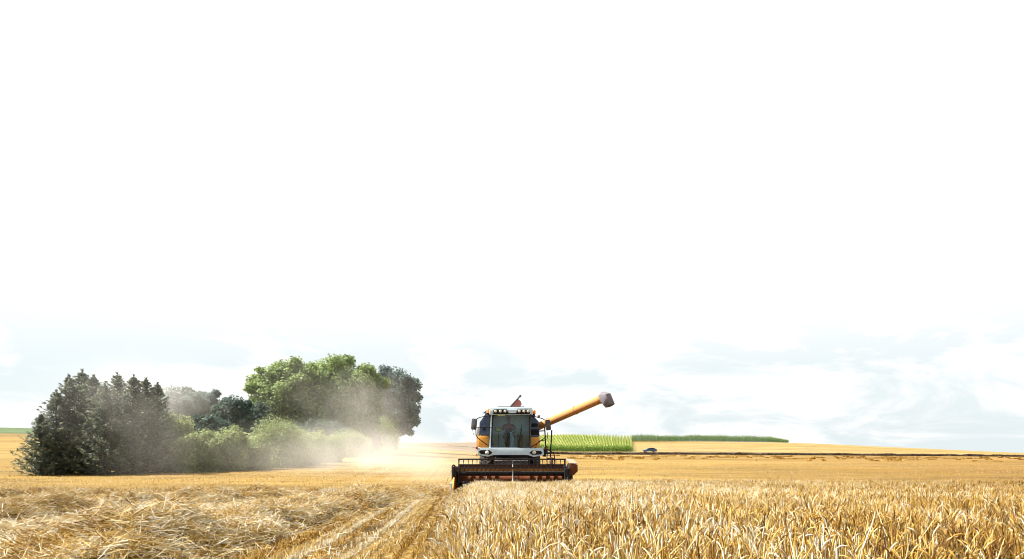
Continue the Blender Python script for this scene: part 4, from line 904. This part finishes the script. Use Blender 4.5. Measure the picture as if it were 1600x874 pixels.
# ------------------------------------------------------------------ blue car on the road
cd = 236.5; cx0 = at(1015, cd); car = empty("parked_car", (cx0, cd, gz(cx0, cd) + 0.085), "small blue car on the road in front of the pale hill", "car")
c_ = MB(); side = [(-2.2, .32), (-2.22, .58), (-2.1, .74), (-1.1, .88), (-0.35, 1.36), (0.2, 1.45), (1.2, 1.42), (1.85, 1.15), (2.15, .95), (2.2, .45), (2.12, .28)]
c_.prism([(x, z) for x, z in side], 'y', -0.86, 0.86, 0.06); c_.build("body", M['car_blue'], car, 40)
for pts in ([(-1.0, .92), (-0.36, 1.30), (0.12, 1.37), (0.12, .94)], [(0.2, .94), (0.2, 1.38), (1.12, 1.36), (1.66, 1.1), (1.6, .96)]):
    for sy in (-1, 1):
        w_ = MB(); w_.prism(pts, 'y', sy * 0.862, sy * 0.874); w_.build("window", M['car_glass'], car)
w_ = MB(); w_.prism([(-1.16, .90), (-1.14, .93), (-0.42, 1.37), (-0.40, 1.345)], 'y', -0.72, 0.72); w_.build("windscreen", M['car_glass'], car)
for sy in (-1, 1):
    l_ = MB(); l_.ball((-2.14, sy * .62, .66), .11, 10, (.7, 1.4, .7)); l_.build("headlight", M['lens'], car, 60)
    for xx in (-1.38, 1.32):
        w_ = MB(); w_.lathe([(-.1, .20), (-.1, .30), (-.07, .325), (.07, .325), (.1, .30), (.1, .20)], 'y', (xx, sy * .79, .325), 22); wo = w_.build("wheel", M['rubber'], car, 40)
        w_ = MB(); w_.tube([(xx, sy * .79 - .085, .325), (xx, sy * .79 + .085, .325)], .205, 18); w_.build("rim", M['steel'], wo, 40)

# ------------------------------------------------------------------ dust blown from the combine over the grove
def dust(name, lo, hi, blobs, nscale, label):
    b_ = MB(); b_.box(lo, hi); m, t = new_mat(name + "_air"); ob = b_.build(name, m); tag(ob, label, "dust", kind="stuff")
    o = N(t, "ShaderNodeOutputMaterial"); g = N(t, "ShaderNodeNewGeometry"); tot = None
    for (c, r, dens) in blobs:
        s1 = N(t, "ShaderNodeVectorMath", operation='SUBTRACT'); s1.inputs[1].default_value = c; s2 = N(t, "ShaderNodeVectorMath", operation='DIVIDE'); s2.inputs[1].default_value = r
        ln = N(t, "ShaderNodeVectorMath", operation='LENGTH'); mr = N(t, "ShaderNodeMapRange", interpolation_type='SMOOTHSTEP'); mr.inputs["From Min"].default_value = 0.05; mr.inputs["From Max"].default_value = 1.0; mr.inputs["To Min"].default_value = dens; mr.inputs["To Max"].default_value = 0
        t.links.new(g.outputs["Position"], s1.inputs[0]); t.links.new(s1.outputs[0], s2.inputs[0]); t.links.new(s2.outputs[0], ln.inputs[0]); t.links.new(ln.outputs["Value"], mr.inputs["Value"])
        if tot is None: tot = mr.outputs[0]
        else:
            ad = N(t, "ShaderNodeMath", operation='ADD'); t.links.new(tot, ad.inputs[0]); t.links.new(mr.outputs[0], ad.inputs[1]); tot = ad.outputs[0]
    nn = N(t, "ShaderNodeTexNoise"); nn.inputs["Scale"].default_value = nscale; nn.inputs["Detail"].default_value = 3; nn.inputs["Roughness"].default_value = 0.55; t.links.new(g.outputs["Position"], nn.inputs["Vector"])
    mr = N(t, "ShaderNodeMapRange"); mr.inputs["From Min"].default_value = 0.36; mr.inputs["From Max"].default_value = 0.66; mr.inputs["To Min"].default_value = 0.05; mr.inputs["To Max"].default_value = 2.0; t.links.new(nn.outputs["Fac"], mr.inputs["Value"])
    ml = N(t, "ShaderNodeMath", operation='MULTIPLY'); t.links.new(tot, ml.inputs[0]); t.links.new(mr.outputs[0], ml.inputs[1])
    pv = N(t, "ShaderNodeVolumePrincipled"); pv.inputs["Color"].default_value = (0.965, 0.945, 0.91, 1); pv.inputs["Anisotropy"].default_value = 0.25
    t.links.new(ml.outputs[0], pv.inputs["Density"]); t.links.new(pv.outputs[0], o.inputs["Volume"]); return ob
dust("dust", (-50, 32.5, -0.4), (1.0, 126, 16),
     [((-3.5, 39, 0.6), (5, 7, 2.2), 0.022), ((-7.5, 50, 0.4), (9, 14, 2.6), 0.022), ((-12, 62, 1.2), (8, 10, 3.6), 0.036), ((-16, 78, 4), (7, 8, 7), 0.024), ((-20, 76, 7), (10, 8, 7), 0.007),
      ((-20, 43, 2.5), (6, 4, 5), 0.012), ((-24, 44, 4.5), (6, 4, 3.5), 0.016), ((-14, 50, 1.2), (8, 8, 3), 0.03), ((-33, 66, 6), (9, 7, 5), 0.014), ((-36, 74, 7), (9, 5, 5), 0.03), ((-17, 110, 8), (7, 5, 9), 0.014), ((-12, 64, 0.6), (11, 16, 2.2), 0.008)],
     0.34, "pale dust drifting left from the combine across the grove")
